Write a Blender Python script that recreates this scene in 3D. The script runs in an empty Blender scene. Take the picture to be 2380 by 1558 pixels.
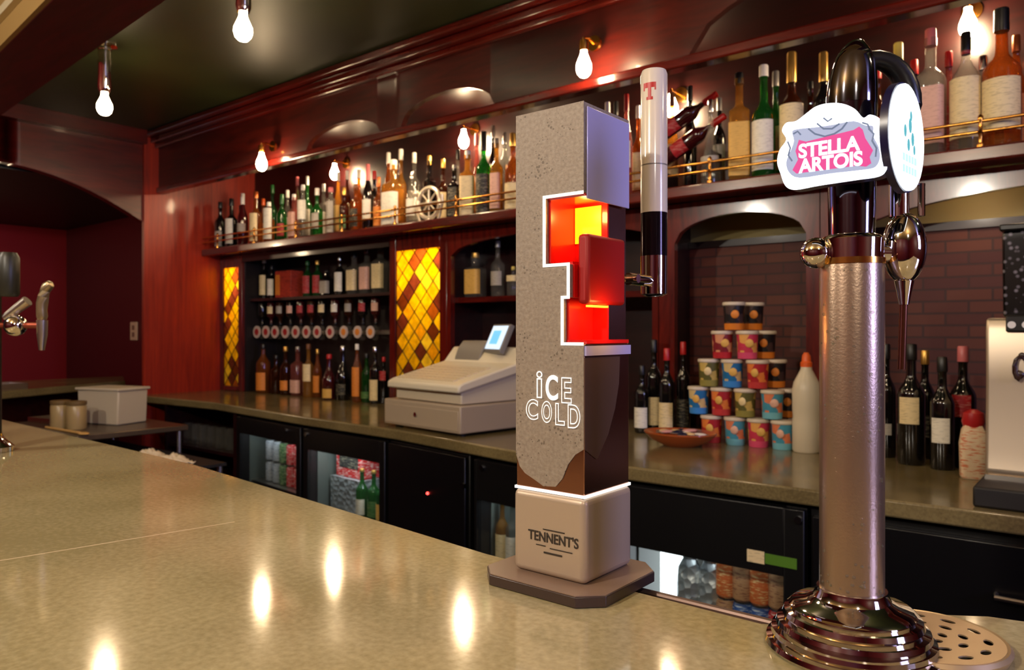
import bpy, bmesh, math, random
from mathutils import Matrix, Vector
random.seed(7)
PI = math.pi
C = bpy.context.scene.collection
S = bpy.context.scene

# ------------------------------------------------------------------ camera geometry
F, CX, HY, ZC = 1750.0, 1190.0, 772.0, 1.42
VX, VY, RX, RY = -0.6289, 0.7775, 0.7775, 0.6289
def onY(px, Y):
    t = (px-CX)/F; d = Y/(VY+t*RY); return d*(VX+t*RX), d
def onX(px, X):
    t = (px-CX)/F; d = X/(VX+t*RX); return d*(VY+t*RY), d
def onZ(px, py, z):
    t = (px-CX)/F; d = (ZC-z)*F/(py-HY); return d*(VX+t*RX), d*(VY+t*RY), d
def zat(py, d): return ZC+(HY-py)*d/F
def P(px, py, Y):
    X, d = onY(px, Y); return Vector((X, Y, zat(py, d)))

# ------------------------------------------------------------------ mesh builder
BASE = {}
class MB:
    def __init__(s): s.v = []; s.f = []
    def add(s, vs, fs, M=None):
        o = len(s.v)
        s.v += [tuple((M @ Vector(v)) if M else v) for v in vs]
        s.f += [tuple(i+o for i in f) for f in fs]
        return s
    def box(s, x0, x1, y0, y1, z0, z1, M=None):
        v = [(x0,y0,z0),(x1,y0,z0),(x1,y1,z0),(x0,y1,z0),(x0,y0,z1),(x1,y0,z1),(x1,y1,z1),(x0,y1,z1)]
        return s.add(v, [(0,3,2,1),(4,5,6,7),(0,1,5,4),(1,2,6,5),(2,3,7,6),(3,0,4,7)], M)
    def lathe(s, prof, n=20, c=(0,0,0), sq=0.0, ex=1.0, M=None, cap=True, a0=0, a1=2*PI):
        full = abs(a1-a0-2*PI) < 1e-6
        m = n if full else n+1
        vs = []; fs = []
        for r, z in prof:
            for k in range(m):
                a = a0+(a1-a0)*k/n
                ca, sa = math.cos(a), math.sin(a)
                q = 1.0
                if sq:
                    q = 1.0/((abs(ca)**(2+8*sq)+abs(sa)**(2+8*sq))**(1/(2+8*sq)))
                    q = 1+(q-1)*1.0
                vs.append((c[0]+r*q*ca, c[1]+r*q*sa*ex, c[2]+z))
        for i in range(len(prof)-1):
            for k in range(n if not full else m):
                k2 = (k+1) % m if full else k+1
                fs.append((i*m+k, i*m+k2, (i+1)*m+k2, (i+1)*m+k))
        if cap and full:
            fs.append(tuple(range(m-1, -1, -1))); L = (len(prof)-1)*m
            fs.append(tuple(range(L, L+m)))
        return s.add(vs, fs, M)
    def cyl(s, p0, p1, r, n=14, r1=None):
        p0, p1 = Vector(p0), Vector(p1); d = p1-p0
        M = Matrix.Translation(p0) @ d.to_track_quat('Z', 'Y').to_matrix().to_4x4()
        return s.lathe([(r, 0), (r if r1 is None else r1, d.length)], n, M=M)
    def tube(s, pts, r, n=10, closed=False):
        pts = [Vector(p) for p in pts]; N = len(pts)
        rs = r if isinstance(r, (list, tuple)) else [r]*N
        vs = []; fs = []
        up = Vector((0.13, 0.21, 0.97))
        for i, p in enumerate(pts):
            if closed: d = pts[(i+1) % N]-pts[i-1]
            else: d = pts[min(i+1, N-1)]-pts[max(i-1, 0)]
            d.normalize()
            a = d.cross(up)
            if a.length < 1e-3: a = d.cross(Vector((1, 0, 0)))
            a.normalize(); b = a.cross(d)
            for k in range(n):
                t = 2*PI*k/n
                vs.append(tuple(p+a*math.cos(t)*rs[i]+b*math.sin(t)*rs[i]))
        for i in range(N if closed else N-1):
            j = (i+1) % N
            for k in range(n):
                k2 = (k+1) % n
                fs.append((i*n+k, i*n+k2, j*n+k2, j*n+k))
        if not closed:
            fs.append(tuple(range(n-1, -1, -1))); fs.append(tuple(range((N-1)*n, N*n)))
        return s.add(vs, fs)
    def prism(s, poly, a0, a1, axis='Y', M=None):
        """poly of 2-D points; axis Y: (x,z) ; Z: (x,y) ; X: (y,z)"""
        n = len(poly)
        def mk(p, a): return {'Y': (p[0], a, p[1]), 'Z': (p[0], p[1], a), 'X': (a, p[0], p[1])}[axis]
        vs = [mk(p, a0) for p in poly]+[mk(p, a1) for p in poly]
        fs = [tuple(range(n)), tuple(range(2*n-1, n-1, -1))]
        for i in range(n):
            j = (i+1) % n
            fs.append((i, i+n, j+n, j))
        return s.add(vs, fs, M)
    def ball(s, c, r, n=14, sx=1, sy=1, sz=1):
        prof = [(r*math.sin(PI*i/n)+1e-5, -r*math.cos(PI*i/n)) for i in range(n+1)]
        M = Matrix.Translation(c) @ Matrix.Diagonal((sx, sy, sz, 1))
        return s.lathe(prof, n+4, M=M)
    def archhead(s, x0, x1, zs, zp, zt, y0, y1, n=16):
        """board between an arch (springing zs, crown zp) and a level top zt"""
        for i in range(n):
            a, b = i/n, (i+1)/n
            za = zs+(zp-zs)*math.sqrt(max(0, 1-(2*a-1)**2)); zb = zs+(zp-zs)*math.sqrt(max(0, 1-(2*b-1)**2))
            xa, xb = x0+(x1-x0)*a, x0+(x1-x0)*b
            v = [(xa,y0,za),(xb,y0,zb),(xb,y0,zt),(xa,y0,zt),(xa,y1,za),(xb,y1,zb),(xb,y1,zt),(xa,y1,zt)]
            s.add(v, [(0,1,2,3),(7,6,5,4),(0,4,5,1),(3,2,6,7)])
        return s
    def build(s, name, mat, parent=None, world=False, bev=0, smooth=35, seg=2):
        me = bpy.data.meshes.new(name)
        vs = s.v
        if parent and world:
            Mi = BASE.get(parent.name, Matrix.Identity(4)).inverted()
            vs = [tuple(Mi @ Vector(v)) for v in vs]
        me.from_pydata(vs, [], s.f)
        bm = bmesh.new(); bm.from_mesh(me)
        bmesh.ops.remove_doubles(bm, verts=bm.verts, dist=1e-6)
        bmesh.ops.recalc_face_normals(bm, faces=bm.faces); bm.to_mesh(me); bm.free()
        me.materials.append(mat)
        if smooth:
            me.polygons.foreach_set('use_smooth', [True]*len(me.polygons))
            me.set_sharp_from_angle(angle=math.radians(smooth))
        o = bpy.data.objects.new(name, me); C.objects.link(o)
        if parent:
            o.parent = parent; BASE[o.name] = BASE.get(parent.name, Matrix.Identity(4))
        if bev:
            m = o.modifiers.new('edge', 'BEVEL'); m.width = bev; m.segments = seg; m.limit_method = 'ANGLE'
            m.angle_limit = math.radians(40)
        return o

LABELS = set()
def tag(o, label, cat, group=None, kind=None):
    o['label'] = label; o['category'] = cat
    if group: o['group'] = group
    if kind: o['kind'] = kind
    n = len(label.replace(',', '').split())
    if not 4 <= n <= 16: print('LABEL LENGTH', n, label)
    if label in LABELS: print('LABEL DUP', label)
    LABELS.add(label)
    return o
def thing(name, label, cat, loc=(0,0,0), rz=0, group=None):
    o = bpy.data.objects.new(name, None); C.objects.link(o)
    o.empty_display_size = .03
    o.location = loc; o.rotation_euler = (0, 0, rz)
    BASE[o.name] = Matrix.Translation(loc) @ Matrix.Rotation(rz, 4, 'Z')
    return tag(o, label, cat, group)
def struct(o):
    o['kind'] = 'structure'; return o

# ------------------------------------------------------------------ materials
def lin(r, g, b):
    f = lambda c: (c/255/12.92) if c <= 10 else ((c/255+.055)/1.055)**2.4
    return (f(r), f(g), f(b), 1)
MC = {}
def mat(name, col, rough=.5, metal=0, coat=0, trans=0, emit=None, es=0, spec=.5):
    if name in MC: return MC[name]
    m = bpy.data.materials.new(name); m.use_nodes = True
    b = m.node_tree.nodes['Principled BSDF']
    b.inputs['Base Color'].default_value = col if len(col) == 4 else (*col, 1)
    b.inputs['Roughness'].default_value = rough; b.inputs['Metallic'].default_value = metal
    b.inputs['Coat Weight'].default_value = coat; b.inputs['Coat Roughness'].default_value = .08
    b.inputs['Specular IOR Level'].default_value = spec
    if emit:
        b.inputs['Emission Color'].default_value = emit; b.inputs['Emission Strength'].default_value = es
    MC[name] = m; return m
class N:
    """small node helper"""
    def __init__(s, m): s.t = m.node_tree; s.n = s.t.nodes; s.b = s.n.get('Principled BSDF')
    def new(s, typ, **kw):
        n = s.n.new(typ)
        for k, v in kw.items():
            if k.startswith('in_'): n.inputs[k[3:].replace('_', ' ')].default_value = v
            else: setattr(n, k, v)
        return n
    def link(s, a, b): s.t.links.new(a, b)
    def ramp(s, fac, stops, interp='LINEAR'):
        r = s.new('ShaderNodeValToRGB'); r.color_ramp.interpolation = interp
        el = r.color_ramp.elements
        while len(el) < len(stops): el.new(.5)
        for e, (p, c) in zip(el, stops): e.position = p; e.color = c if len(c) == 4 else (*c, 1)
        s.link(fac, r.inputs[0]); return r
    def coord(s, scale=(1,1,1), rot=(0,0,0), kind='Object'):
        tc = s.new('ShaderNodeTexCoord'); mp = s.new('ShaderNodeMapping')
        mp.inputs['Scale'].default_value = scale; mp.inputs['Rotation'].default_value = rot
        s.link(tc.outputs[kind], mp.inputs[0]); return mp.outputs[0]
    def math(s, op, a, b=None, c=None):
        n = s.new('ShaderNodeMath', operation=op)
        for i, x in enumerate((a, b, c)):
            if x is None: continue
            if isinstance(x, (int, float)): n.inputs[i].default_value = x
            else: s.link(x, n.inputs[i])
        return n.outputs[0]

def wood(name, dark, light, scale=(3, 3, .35), rough=.22, coat=.6):
    m = mat(name, light, rough, 0, coat); k = N(m)
    no = k.new('ShaderNodeTexNoise', in_Scale=9.0, in_Detail=6.0, in_Roughness=.6, in_Distortion=.6)
    k.link(k.coord(scale), no.inputs['Vector'])
    r = k.ramp(no.outputs['Fac'], [(.3, dark), (.7, light)])
    k.link(r.outputs[0], k.b.inputs['Base Color'])
    return m
mahog = wood('mahogany', lin(62, 10, 8), lin(112, 26, 14))
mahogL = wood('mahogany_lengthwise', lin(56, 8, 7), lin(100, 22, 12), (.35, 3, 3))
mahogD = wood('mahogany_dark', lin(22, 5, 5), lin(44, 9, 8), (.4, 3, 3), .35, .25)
endwood = wood('end_panel_veneer', lin(124, 22, 8), lin(170, 44, 14), (5, 5, .25), .42, .08)
black = mat('black_paint', lin(14, 13, 14), .35)
blackp = mat('black_plastic', lin(20, 19, 20), .3)
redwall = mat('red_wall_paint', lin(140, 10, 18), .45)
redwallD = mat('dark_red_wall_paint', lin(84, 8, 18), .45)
greenC = mat('green_ceiling_gloss', lin(36, 44, 22), .42)
k = N(greenC); no = k.new('ShaderNodeTexNoise', in_Scale=3.0, in_Detail=2.0); k.link(k.coord(), no.inputs['Vector'])
k.link(k.ramp(no.outputs['Fac'], [(.3, lin(32, 40, 20)), (.7, lin(42, 50, 25))]).outputs[0], k.b.inputs['Base Color'])
tanC = mat('tan_ceiling', lin(150, 120, 70), .6)
steel = mat('brushed_steel', lin(190, 180, 168), .3, 1)
chrome = mat('chrome', lin(225, 218, 210), .05, 1)
brass = mat('brass', lin(214, 150, 70), .2, 1)
cream = mat('cream_plastic', lin(214, 200, 172), .4)
greyp = mat('grey_plastic', lin(130, 122, 112), .4)
white = mat('white_plastic', lin(226, 222, 214), .35)
rubber = mat('dark_rubber', lin(26, 22, 22), .6)
leadm = mat('lead_came', lin(42, 34, 26), .4, .6)

def stone(name, a, b, rough=.1, sc=140):
    m = mat(name, a, rough, 0, .25); k = N(m)
    co = k.coord()
    n1 = k.new('ShaderNodeTexNoise', in_Scale=float(sc), in_Detail=3.0); k.link(co, n1.inputs['Vector'])
    n2 = k.new('ShaderNodeTexNoise', in_Scale=4.0, in_Detail=4.0); k.link(co, n2.inputs['Vector'])
    f = k.math('ADD', k.math('MULTIPLY', n1.outputs['Fac'], .45), k.math('MULTIPLY', n2.outputs['Fac'], .55))
    k.link(k.ramp(f, [(.38, a), (.62, b)]).outputs[0], k.b.inputs['Base Color'])
    k.link(k.ramp(n2.outputs['Fac'], [(.3, (rough*.8,)*3), (.7, (rough*1.3,)*3)]).outputs[0], k.b.inputs['Roughness'])
    bp = k.new('ShaderNodeBump', in_Strength=.012, in_Distance=.001); k.link(n1.outputs['Fac'], bp.inputs['Height'])
    k.link(bp.outputs[0], k.b.inputs['Normal'])
    return m
barstone = stone('polished_bar_stone', lin(160, 147, 106), lin(190, 176, 134))
backstone = stone('polished_counter_stone', lin(104, 90, 58), lin(134, 118, 78), .2)

def glass(name, tint, body, bf=.3, rough=.04):
    """bottle glass: tinted see-through body, a little body colour, sharp reflections"""
    if name in MC: return MC[name]
    m = bpy.data.materials.new(name); m.use_nodes = True; k = N(m); k.n.remove(k.b)
    out = k.n['Material Output']
    tr = k.new('ShaderNodeBsdfTransparent'); tr.inputs[0].default_value = (*tint, 1)
    df = k.new('ShaderNodeBsdfTranslucent'); df.inputs[0].default_value = (*body, 1)
    d2 = k.new('ShaderNodeBsdfDiffuse'); d2.inputs[0].default_value = (*body, 1)
    mm = k.new('ShaderNodeMixShader', in_Fac=.5); k.link(df.outputs[0], mm.inputs[1]); k.link(d2.outputs[0], mm.inputs[2])
    mx = k.new('ShaderNodeMixShader', in_Fac=bf); k.link(tr.outputs[0], mx.inputs[1]); k.link(mm.outputs[0], mx.inputs[2])
    gl = k.new('ShaderNodeBsdfGlossy', in_Roughness=rough)
    lw = k.new('ShaderNodeLayerWeight', in_Blend=.5); fr_ = k.math('ADD', k.math('MULTIPLY', k.math('POWER', lw.outputs['Facing'], 4.0), .8), .04)
    m2 = k.new('ShaderNodeMixShader'); k.link(fr_, m2.inputs[0]); k.link(mx.outputs[0], m2.inputs[1]); k.link(gl.outputs[0], m2.inputs[2])
    k.link(m2.outputs[0], out.inputs[0]); MC[name] = m; return m
G = {
 'clear': glass('clear_glass', (.86, .88, .84), (.55, .52, .46), .14),
 'amber': glass('amber_spirit_glass', (.8, .36, .08), (.5, .16, .03), .35),
 'gold': glass('golden_spirit_glass', (.9, .58, .16), (.65, .34, .07), .35),
 'green': glass('green_glass', (.12, .5, .1), (.03, .2, .04), .35),
 'brown': glass('brown_glass', (.36, .12, .03), (.12, .03, .01), .4),
 'dark': mat('dark_bottle_glass', lin(16, 14, 14), .08, 0, .6),
 'darkred': mat('dark_red_bottle_glass', lin(60, 12, 16), .1, 0, .6),
 'milk': mat('milky_bottle_glass', lin(225, 218, 200), .2, 0, .4),
 'rose': glass('rose_spirit_glass', (.75, .4, .36), (.5, .16, .13), .4),
}
pane = glass('window_pane_glass', (.93, .95, .95), (.5, .5, .5), .01)

def paper(name, col, ink=None, f=150, amount=.28):
    """printed label: faint irregular lines of ink on paper"""
    if name in MC: return MC[name]
    m = mat(name, col, .55); k = N(m)
    if ink is None: ink = tuple(c*.3 for c in col[:3])
    co = k.coord((1, 1, 1))
    nz = k.new('ShaderNodeTexNoise', in_Scale=60.0, in_Detail=2.0)
    mp = k.coord((.8, .8, 4.2)); k.link(mp, nz.inputs['Vector'])
    k.link(k.ramp(nz.outputs['Fac'], [(.52, col), (.66, (*[c*(1-amount)+i*amount for c, i in zip(col[:3], ink[:3])], 1))]).outputs[0], k.b.inputs['Base Color'])
    return m
L = {
 'cream': paper('cream_label_paper', lin(236, 214, 164), lin(90, 60, 30)),
 'white': paper('white_label_paper', lin(238, 232, 216), lin(80, 70, 70)),
 'pink': paper('pink_label_paper', lin(226, 178, 158), lin(120, 40, 40)),
 'orange': paper('orange_label_paper', lin(226, 136, 50), lin(120, 40, 20)),
 'yellow': paper('yellow_label_paper', lin(226, 178, 88), lin(140, 80, 20)),
 'black': paper('black_label_paper', lin(34, 32, 30), lin(160, 150, 120), amount=.7),
 'red': paper('red_label_paper', lin(170, 26, 34), lin(230, 190, 170)),
 'grey': paper('grey_label_paper', lin(170, 162, 150), lin(60, 60, 60)),
 'green': paper('green_label_paper', lin(60, 110, 50), lin(210, 200, 140)),
}
CAP = {n: mat(n+'_cap', c, r, m) for n, c, r, m in [
 ('white', lin(236, 230, 220), .4, 0), ('black', lin(18, 17, 18), .35, 0), ('gold', lin(214, 168, 84), .3, .8),
 ('red', lin(180, 28, 30), .35, 0), ('pink', lin(206, 110, 112), .35, 0), ('grey', lin(150, 146, 140), .35, .5),
 ('green', lin(30, 90, 40), .35, 0), ('orange', lin(232, 98, 34), .4, 0), ('silver', lin(210, 208, 205), .2, 1),
 ('brown', lin(110, 66, 34), .5, 0), ('yellow', lin(226, 200, 96), .4, 0), ('copper', lin(190, 100, 50), .3, .7)]}

def lampmat(name, col, s):
    m = mat(name, (0, 0, 0, 1), .5, emit=col, es=s); return m
WARM = (1.0, .72, .42, 1)
bulbm = lampmat('warm_bulb_glow', WARM, 110)
bulbS = lampmat('shelf_bulb_glow', WARM, 210)

# ------------------------------------------------------------------ text as mesh, fitted to a rectangle on a plane facing -Y
def lettering(name, body, x0, x1, z0, z1, y, m, parent, bold=0, outline=0, ext=.0004, slant=0):
    cu = bpy.data.curves.new(name, 'FONT'); cu.body = body; cu.size = 1
    if bold: cu.offset = bold
    if outline: cu.fill_mode = 'NONE'; cu.bevel_depth = outline; cu.bevel_resolution = 1; cu.resolution_u = 6
    else: cu.extrude = .01
    ob = bpy.data.objects.new(name, cu); C.objects.link(ob)
    bpy.context.view_layer.update()
    me = bpy.data.meshes.new_from_object(ob.evaluated_get(bpy.context.evaluated_depsgraph_get()))
    bpy.data.objects.remove(ob)
    xs = [v.co.x for v in me.vertices]; ys = [v.co.y for v in me.vertices]; zs = [v.co.z for v in me.vertices]
    a, b, c, d = min(xs), max(xs), min(ys), max(ys); e = max(1e-6, max(abs(z) for z in zs))
    Mi = BASE.get(parent.name, Matrix.Identity(4)).inverted()
    for v in me.vertices:
        u = (v.co.x-a)/(b-a); w = (v.co.y-c)/(d-c)
        v.co = Mi @ Vector((x0+(x1-x0)*u, y-ext*v.co.z/e, z0+(z1-z0)*w+slant*(u-.5)))
    me.materials.clear(); me.materials.append(m)
    o = bpy.data.objects.new(name, me); C.objects.link(o); o.parent = parent
    return o

# ================================================================== CAMERA
cam = bpy.data.cameras.new('camera'); co = bpy.data.objects.new('camera', cam); C.objects.link(co)
S.camera = co
co.location = (0, 0, ZC); cam.sensor_width = 36; cam.lens = 36*F/2380; cam.shift_y = -7/2380
co.rotation_euler = (PI/2, 0, math.atan2(-VX, VY))
cam.clip_start = .02
cam.dof.use_dof = True; cam.dof.focus_distance = .75; cam.dof.aperture_fstop = 11

# ================================================================== SETTING
ZB, ZK, ZS, ZT = 1.15, .994, 2.0, 2.78     # front bar top, back counter top, high shelf top, ceiling
YC, YW, YF = 2.95, 3.24, 2.50              # cabinet faces, back wall, canopy fascia
XP = -5.15                                  # end panel
floorm = mat('dark_floor_tile', lin(40, 30, 26), .35)
k = N(floorm); br = k.new('ShaderNodeTexBrick', offset=0.0); br.inputs['Scale'].default_value = 3.3
br.inputs['Color1'].default_value = lin(42, 32, 28); br.inputs['Color2'].default_value = lin(50, 36, 30); br.inputs['Mortar'].default_value = lin(20, 16, 14)
br.inputs['Brick Width'].default_value = 1; br.inputs['Row Height'].default_value = 1; br.inputs['Mortar Size'].default_value = .02
k.link(k.coord(), br.inputs['Vector']); k.link(br.outputs[0], k.b.inputs['Base Color'])
struct(MB().box(-8.4, 2.6, -3, 3.5, -.1, 0).build('floor', floorm))
struct(MB().box(-5.3, 2.6, .95, 3.4, ZT, ZT+.1).build('ceiling', greenC))
struct(MB().box(-8.4, 2.6, -3, .95, ZT, ZT+.1).build('ceiling_front', tanC))
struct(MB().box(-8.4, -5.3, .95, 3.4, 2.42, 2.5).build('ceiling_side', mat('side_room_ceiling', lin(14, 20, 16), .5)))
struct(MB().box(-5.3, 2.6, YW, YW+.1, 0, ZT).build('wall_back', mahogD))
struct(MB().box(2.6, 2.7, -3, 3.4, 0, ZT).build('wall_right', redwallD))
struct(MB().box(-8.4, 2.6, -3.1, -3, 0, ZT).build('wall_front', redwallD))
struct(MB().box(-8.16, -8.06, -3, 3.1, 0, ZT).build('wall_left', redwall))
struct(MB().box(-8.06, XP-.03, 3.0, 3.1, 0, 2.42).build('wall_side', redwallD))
# header over the opening at the end of the bar, with an arched soffit
h = MB()
n = 18; ya, yb = .95, 2.40
pr = [(ya, ZT), (ya, 2.40)]
for i in range(n+1):
    u = i/n; y = ya+(yb-ya)*u
    pr.append((y, 2.43 if y < 1.6 else 2.43-.26*((y-1.6)/(yb-1.6))**1.8))
pr += [(yb, ZT)]
for i in range(2, len(pr)-2):
    (y0, z0), (y1, z1) = pr[i], pr[i+1]
    h.prism([(y0, z0), (y1, z1), (y1, ZT), (y0, ZT)], XP-.09, XP-.02, 'X')
struct(h.build('wall_header', wood('header_red_wood', lin(64, 10, 10), lin(100, 20, 14), (3, .4, 3), .36, .25)))
# cornice of that header
struct(MB().box(XP-.02, XP+.05, .95, YF-.1, 2.69, ZT).build('trim_1', wood('cornice_red_wood', lin(60, 9, 9), lin(92, 18, 12), (3, .4, 3), .3, .3)))
# end panel of the back bar
o = struct(MB().box(XP-.03, XP, 2.40, YW, 0, ZT).build('wall_end_panel', endwood))
# beam over the front bar
b0, b1 = Vector((-5.3, 1.36)), Vector((2.6, .86))
bm = MB(); bm.prism([(-5.13, 1.315), (2.55, .839), (2.55, .51), (-5.13, 1.125)], 2.45, ZT-.005, 'Z')
tb_ = MB(); tb_.prism([(-5.13, 1.124), (2.55, .509), (2.55, .494), (-5.13, 1.109)], 2.452, ZT-.006, 'Z')
struct(tb_.build('trim_5', mat('tan_painted_board', lin(176, 140, 84), .5)))
tb_ = MB(); tb_.prism([(-5.13, 1.108), (2.55, .493), (2.55, .473), (-5.13, 1.088)], 2.53, 2.56, 'Z')
struct(tb_.build('trim_6', mat('pale_moulding', lin(214, 196, 160), .5)))
struct(bm.build('wall_beam', wood('beam_dark_wood', lin(74, 8, 18), lin(104, 12, 24), (.4, 3, 3), .5, .1)))
# canopy fascia with arched cut-outs
fa = MB(); y0, y1 = YF, YF+.03
A = [(-5.14, -4.62), (-4.5, -3.9), (-3.48, -2.86), (-2.72, -2.12), (-1.21, .27), (.66, 1.9)]
CR = {0: 2.54, 1: 2.54, 2: 2.515, 3: 2.53, 4: 2.64, 5: 2.62}
prev = -5.15
for i, (x0, x1) in enumerate(A):
    if i < 2: continue
    fa.box(prev, x0, y0, y1, 2.41, ZT-.002)
    fa.archhead(x0, x1, 2.41, CR[i], ZT-.002, y0, y1, 20)
    prev = x1
fa.box(prev, 2.58, y0, y1, 2.41, ZT-.002)
struct(fa.build('trim_2', wood('canopy_mahogany', lin(50, 9, 7), lin(86, 20, 12), (.4, 3, 3), .38, .35)))
struct(MB().box(-5.149, 2.58, y0-.02, y1+.015, 2.372, 2.412).build('trim_3', mahogL, bev=.008))
struct(MB().box(-5.149, 2.58, y0+.032, YW-.002, 2.70, 2.715).build('trim_7', mahogD))
co_ = MB()
co_.box(-5.149, 2.58, y0-.10, y0-.001, 2.745, ZT-.003).box(-5.149, 2.58, y0-.06, y0-.001, 2.71, 2.745).box(-5.149, 2.58, y0-.03, y0-.001, 2.68, 2.71)
struct(co_.build('trim_4', mahogL, bev=.006))

# ================================================================== BACK COUNTER
edge = [(-5.02, 2.36), (-4.25, 2.405), (-3.22, 2.287), (-2.475, 2.235), (-1.65, 2.095), (-1.19, 2.085), (.9, 2.095)]
top = edge+[(.9, YW-.004), (XP+.003, YW-.004), (XP+.003, 2.36)]
tag(MB().prism(top, ZK-.045, ZK, 'Z').build('worktop', backstone, bev=.006), 'long olive stone worktop of the back bar under the high bottle shelf', 'counter')

# under-counter units
def seg_unit(px0, px1, rec=.03):
    """plan placement below the counter edge between two picture columns: start point, angle and length"""
    def hit(px):
        t = (px-CX)/F; d = Vector((VX+t*RX, VY+t*RY))
        for (a, b) in zip(edge[:-1], edge[1:]):
            a, b = Vector(a), Vector(b); e = b-a
            den = d.x*e.y-d.y*e.x
            if abs(den) < 1e-9: continue
            s = (a.x*e.y-a.y*e.x)/den; u = ((a+Vector((0, 0))).x*d.y-a.y*d.x)/(-(e.x*d.y-e.y*d.x))
            if -1e-4 <= u <= 1.0001: return d*s
        return d*2.1/d.y
    p, q = hit(px0), hit(px1); e = q-p
    ang = math.atan2(e.y, e.x); nrm = Vector((-e.y, e.x)).normalized()
    return p+nrm*rec, ang, e.length
def led(name, r, p, parent, m): return MB().ball(p, r, 8).build(name, m, parent)
ledred = lampmat('red_indicator', (1, .05, .04, 1), 6)
ledwhite = mat('lock_metal', lin(200, 205, 215), .15, 1)
foil = mat('crinkled_foil', lin(205, 210, 212), .35, .7)
k = N(foil); vo = k.new('ShaderNodeTexVoronoi', in_Scale=38.0); k.link(k.coord(), vo.inputs['Vector'])
bp = k.new('ShaderNodeBump', in_Strength=.9, in_Distance=.01); k.link(vo.outputs['Distance'], bp.inputs['Height']); k.link(bp.outputs[0], k.b.inputs['Normal'])
interior = mat('fridge_interior', lin(84, 90, 84), .4)
fridgelight = lampmat('fridge_tube_glow', (.86, .95, 1, 1), 26)
CAN = {n: paper(n+'_can_print', c, i, 90, .8) for n, c, i in [('red', lin(196, 22, 22), lin(240, 220, 210)), ('orange', lin(214, 104, 40), lin(250, 220, 150)),
  ('blue', lin(36, 78, 150), lin(220, 230, 240)), ('green', lin(52, 96, 48), lin(210, 220, 160)), ('silver', lin(170, 172, 176), lin(60, 70, 90)), ('tan', lin(190, 140, 96), lin(110, 40, 30))]}
def can(loc, color, label, group, h=.115, r=.032):
    t = thing('drink_can', label, 'can', loc, 0, group)
    MB().lathe([(r*.8, 0), (r, .008), (r, h-.012), (r*.82, h)], 18).build('body', CAN[color], t)
    MB().lathe([(r*.8, h), (r*.84, h+.003), (r*.7, h+.001)], 16).build('lid', CAP['silver'], t)
    return t

def fridge(name, px0, px1, label, glass_z=(.28, .86), panes=((.06, .94),), lockx=.5, zs=.5):
    p, a, w = seg_unit(px0, px1)
    t = thing(name, label, 'fridge', (p.x, p.y, 0), a)
    b = MB()
    D = .48
    b.box(.0, w, .03, .05, .0, glass_z[0]-.04)                     # lower front
    b.box(.0, .02, .0, D, 0, .935).box(w-.02, w, 0, D, 0, .935).box(0, w, D-.02, D, 0, .935).box(.02, w-.02, 0, D-.02, .90, .935).box(.02, w-.02, .05, D-.02, .06, .10)
    b.build('body', black, t)
    liner = MB().box(.021, w-.021, D-.026, D-.022, .10, .90).box(.021, .025, .05, D-.03, .10, .90).box(w-.025, w-.021, .05, D-.03, .10, .90)
    liner.build('liner', interior, t)
    MB().box(.026, w-.026, .06, D-.03, zs-.005, zs+.004).build('shelf', steel, t)
    d = MB()
    x0, x1 = w*panes[0][0], w*panes[0][1]
    d.box(0.002, x0, -.02, 0, .06, .932).box(x1, w-.002, -.02, 0, .06, .932).box(x0, x1, -.02, 0, glass_z[1], .932).box(x0, x1, -.02, 0, .06, glass_z[0])
    dr = d.build('door', black, t, bev=.003)
    MB().box(x0, x1, -.013, -.008, glass_z[0], glass_z[1]).build('pane', pane, dr)
    MB().cyl((w*lockx, -.027, .905), (w*lockx, -.018, .905), .011, 12).build('lock', ledwhite, dr)
    return t, p, a, w, zs+.004
def inside(p, a, x, y): return (p.x+math.cos(a)*x-math.sin(a)*y, p.y+math.sin(a)*x+math.cos(a)*y)
def flight(p, a, w, energy, col=(.85, .95, 1)):
    l = bpy.data.lights.new('fridge_light', 'AREA'); l.shape = 'RECTANGLE'; l.size = w*.8; l.size_y = .03; l.energy = energy; l.color = col
    o = bpy.data.objects.new('fridge_light', l); C.objects.link(o); x, y = inside(p, a, w/2, .08); o.location = (x, y, .885); o.rotation_euler = (math.radians(-12), 0, a)

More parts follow.
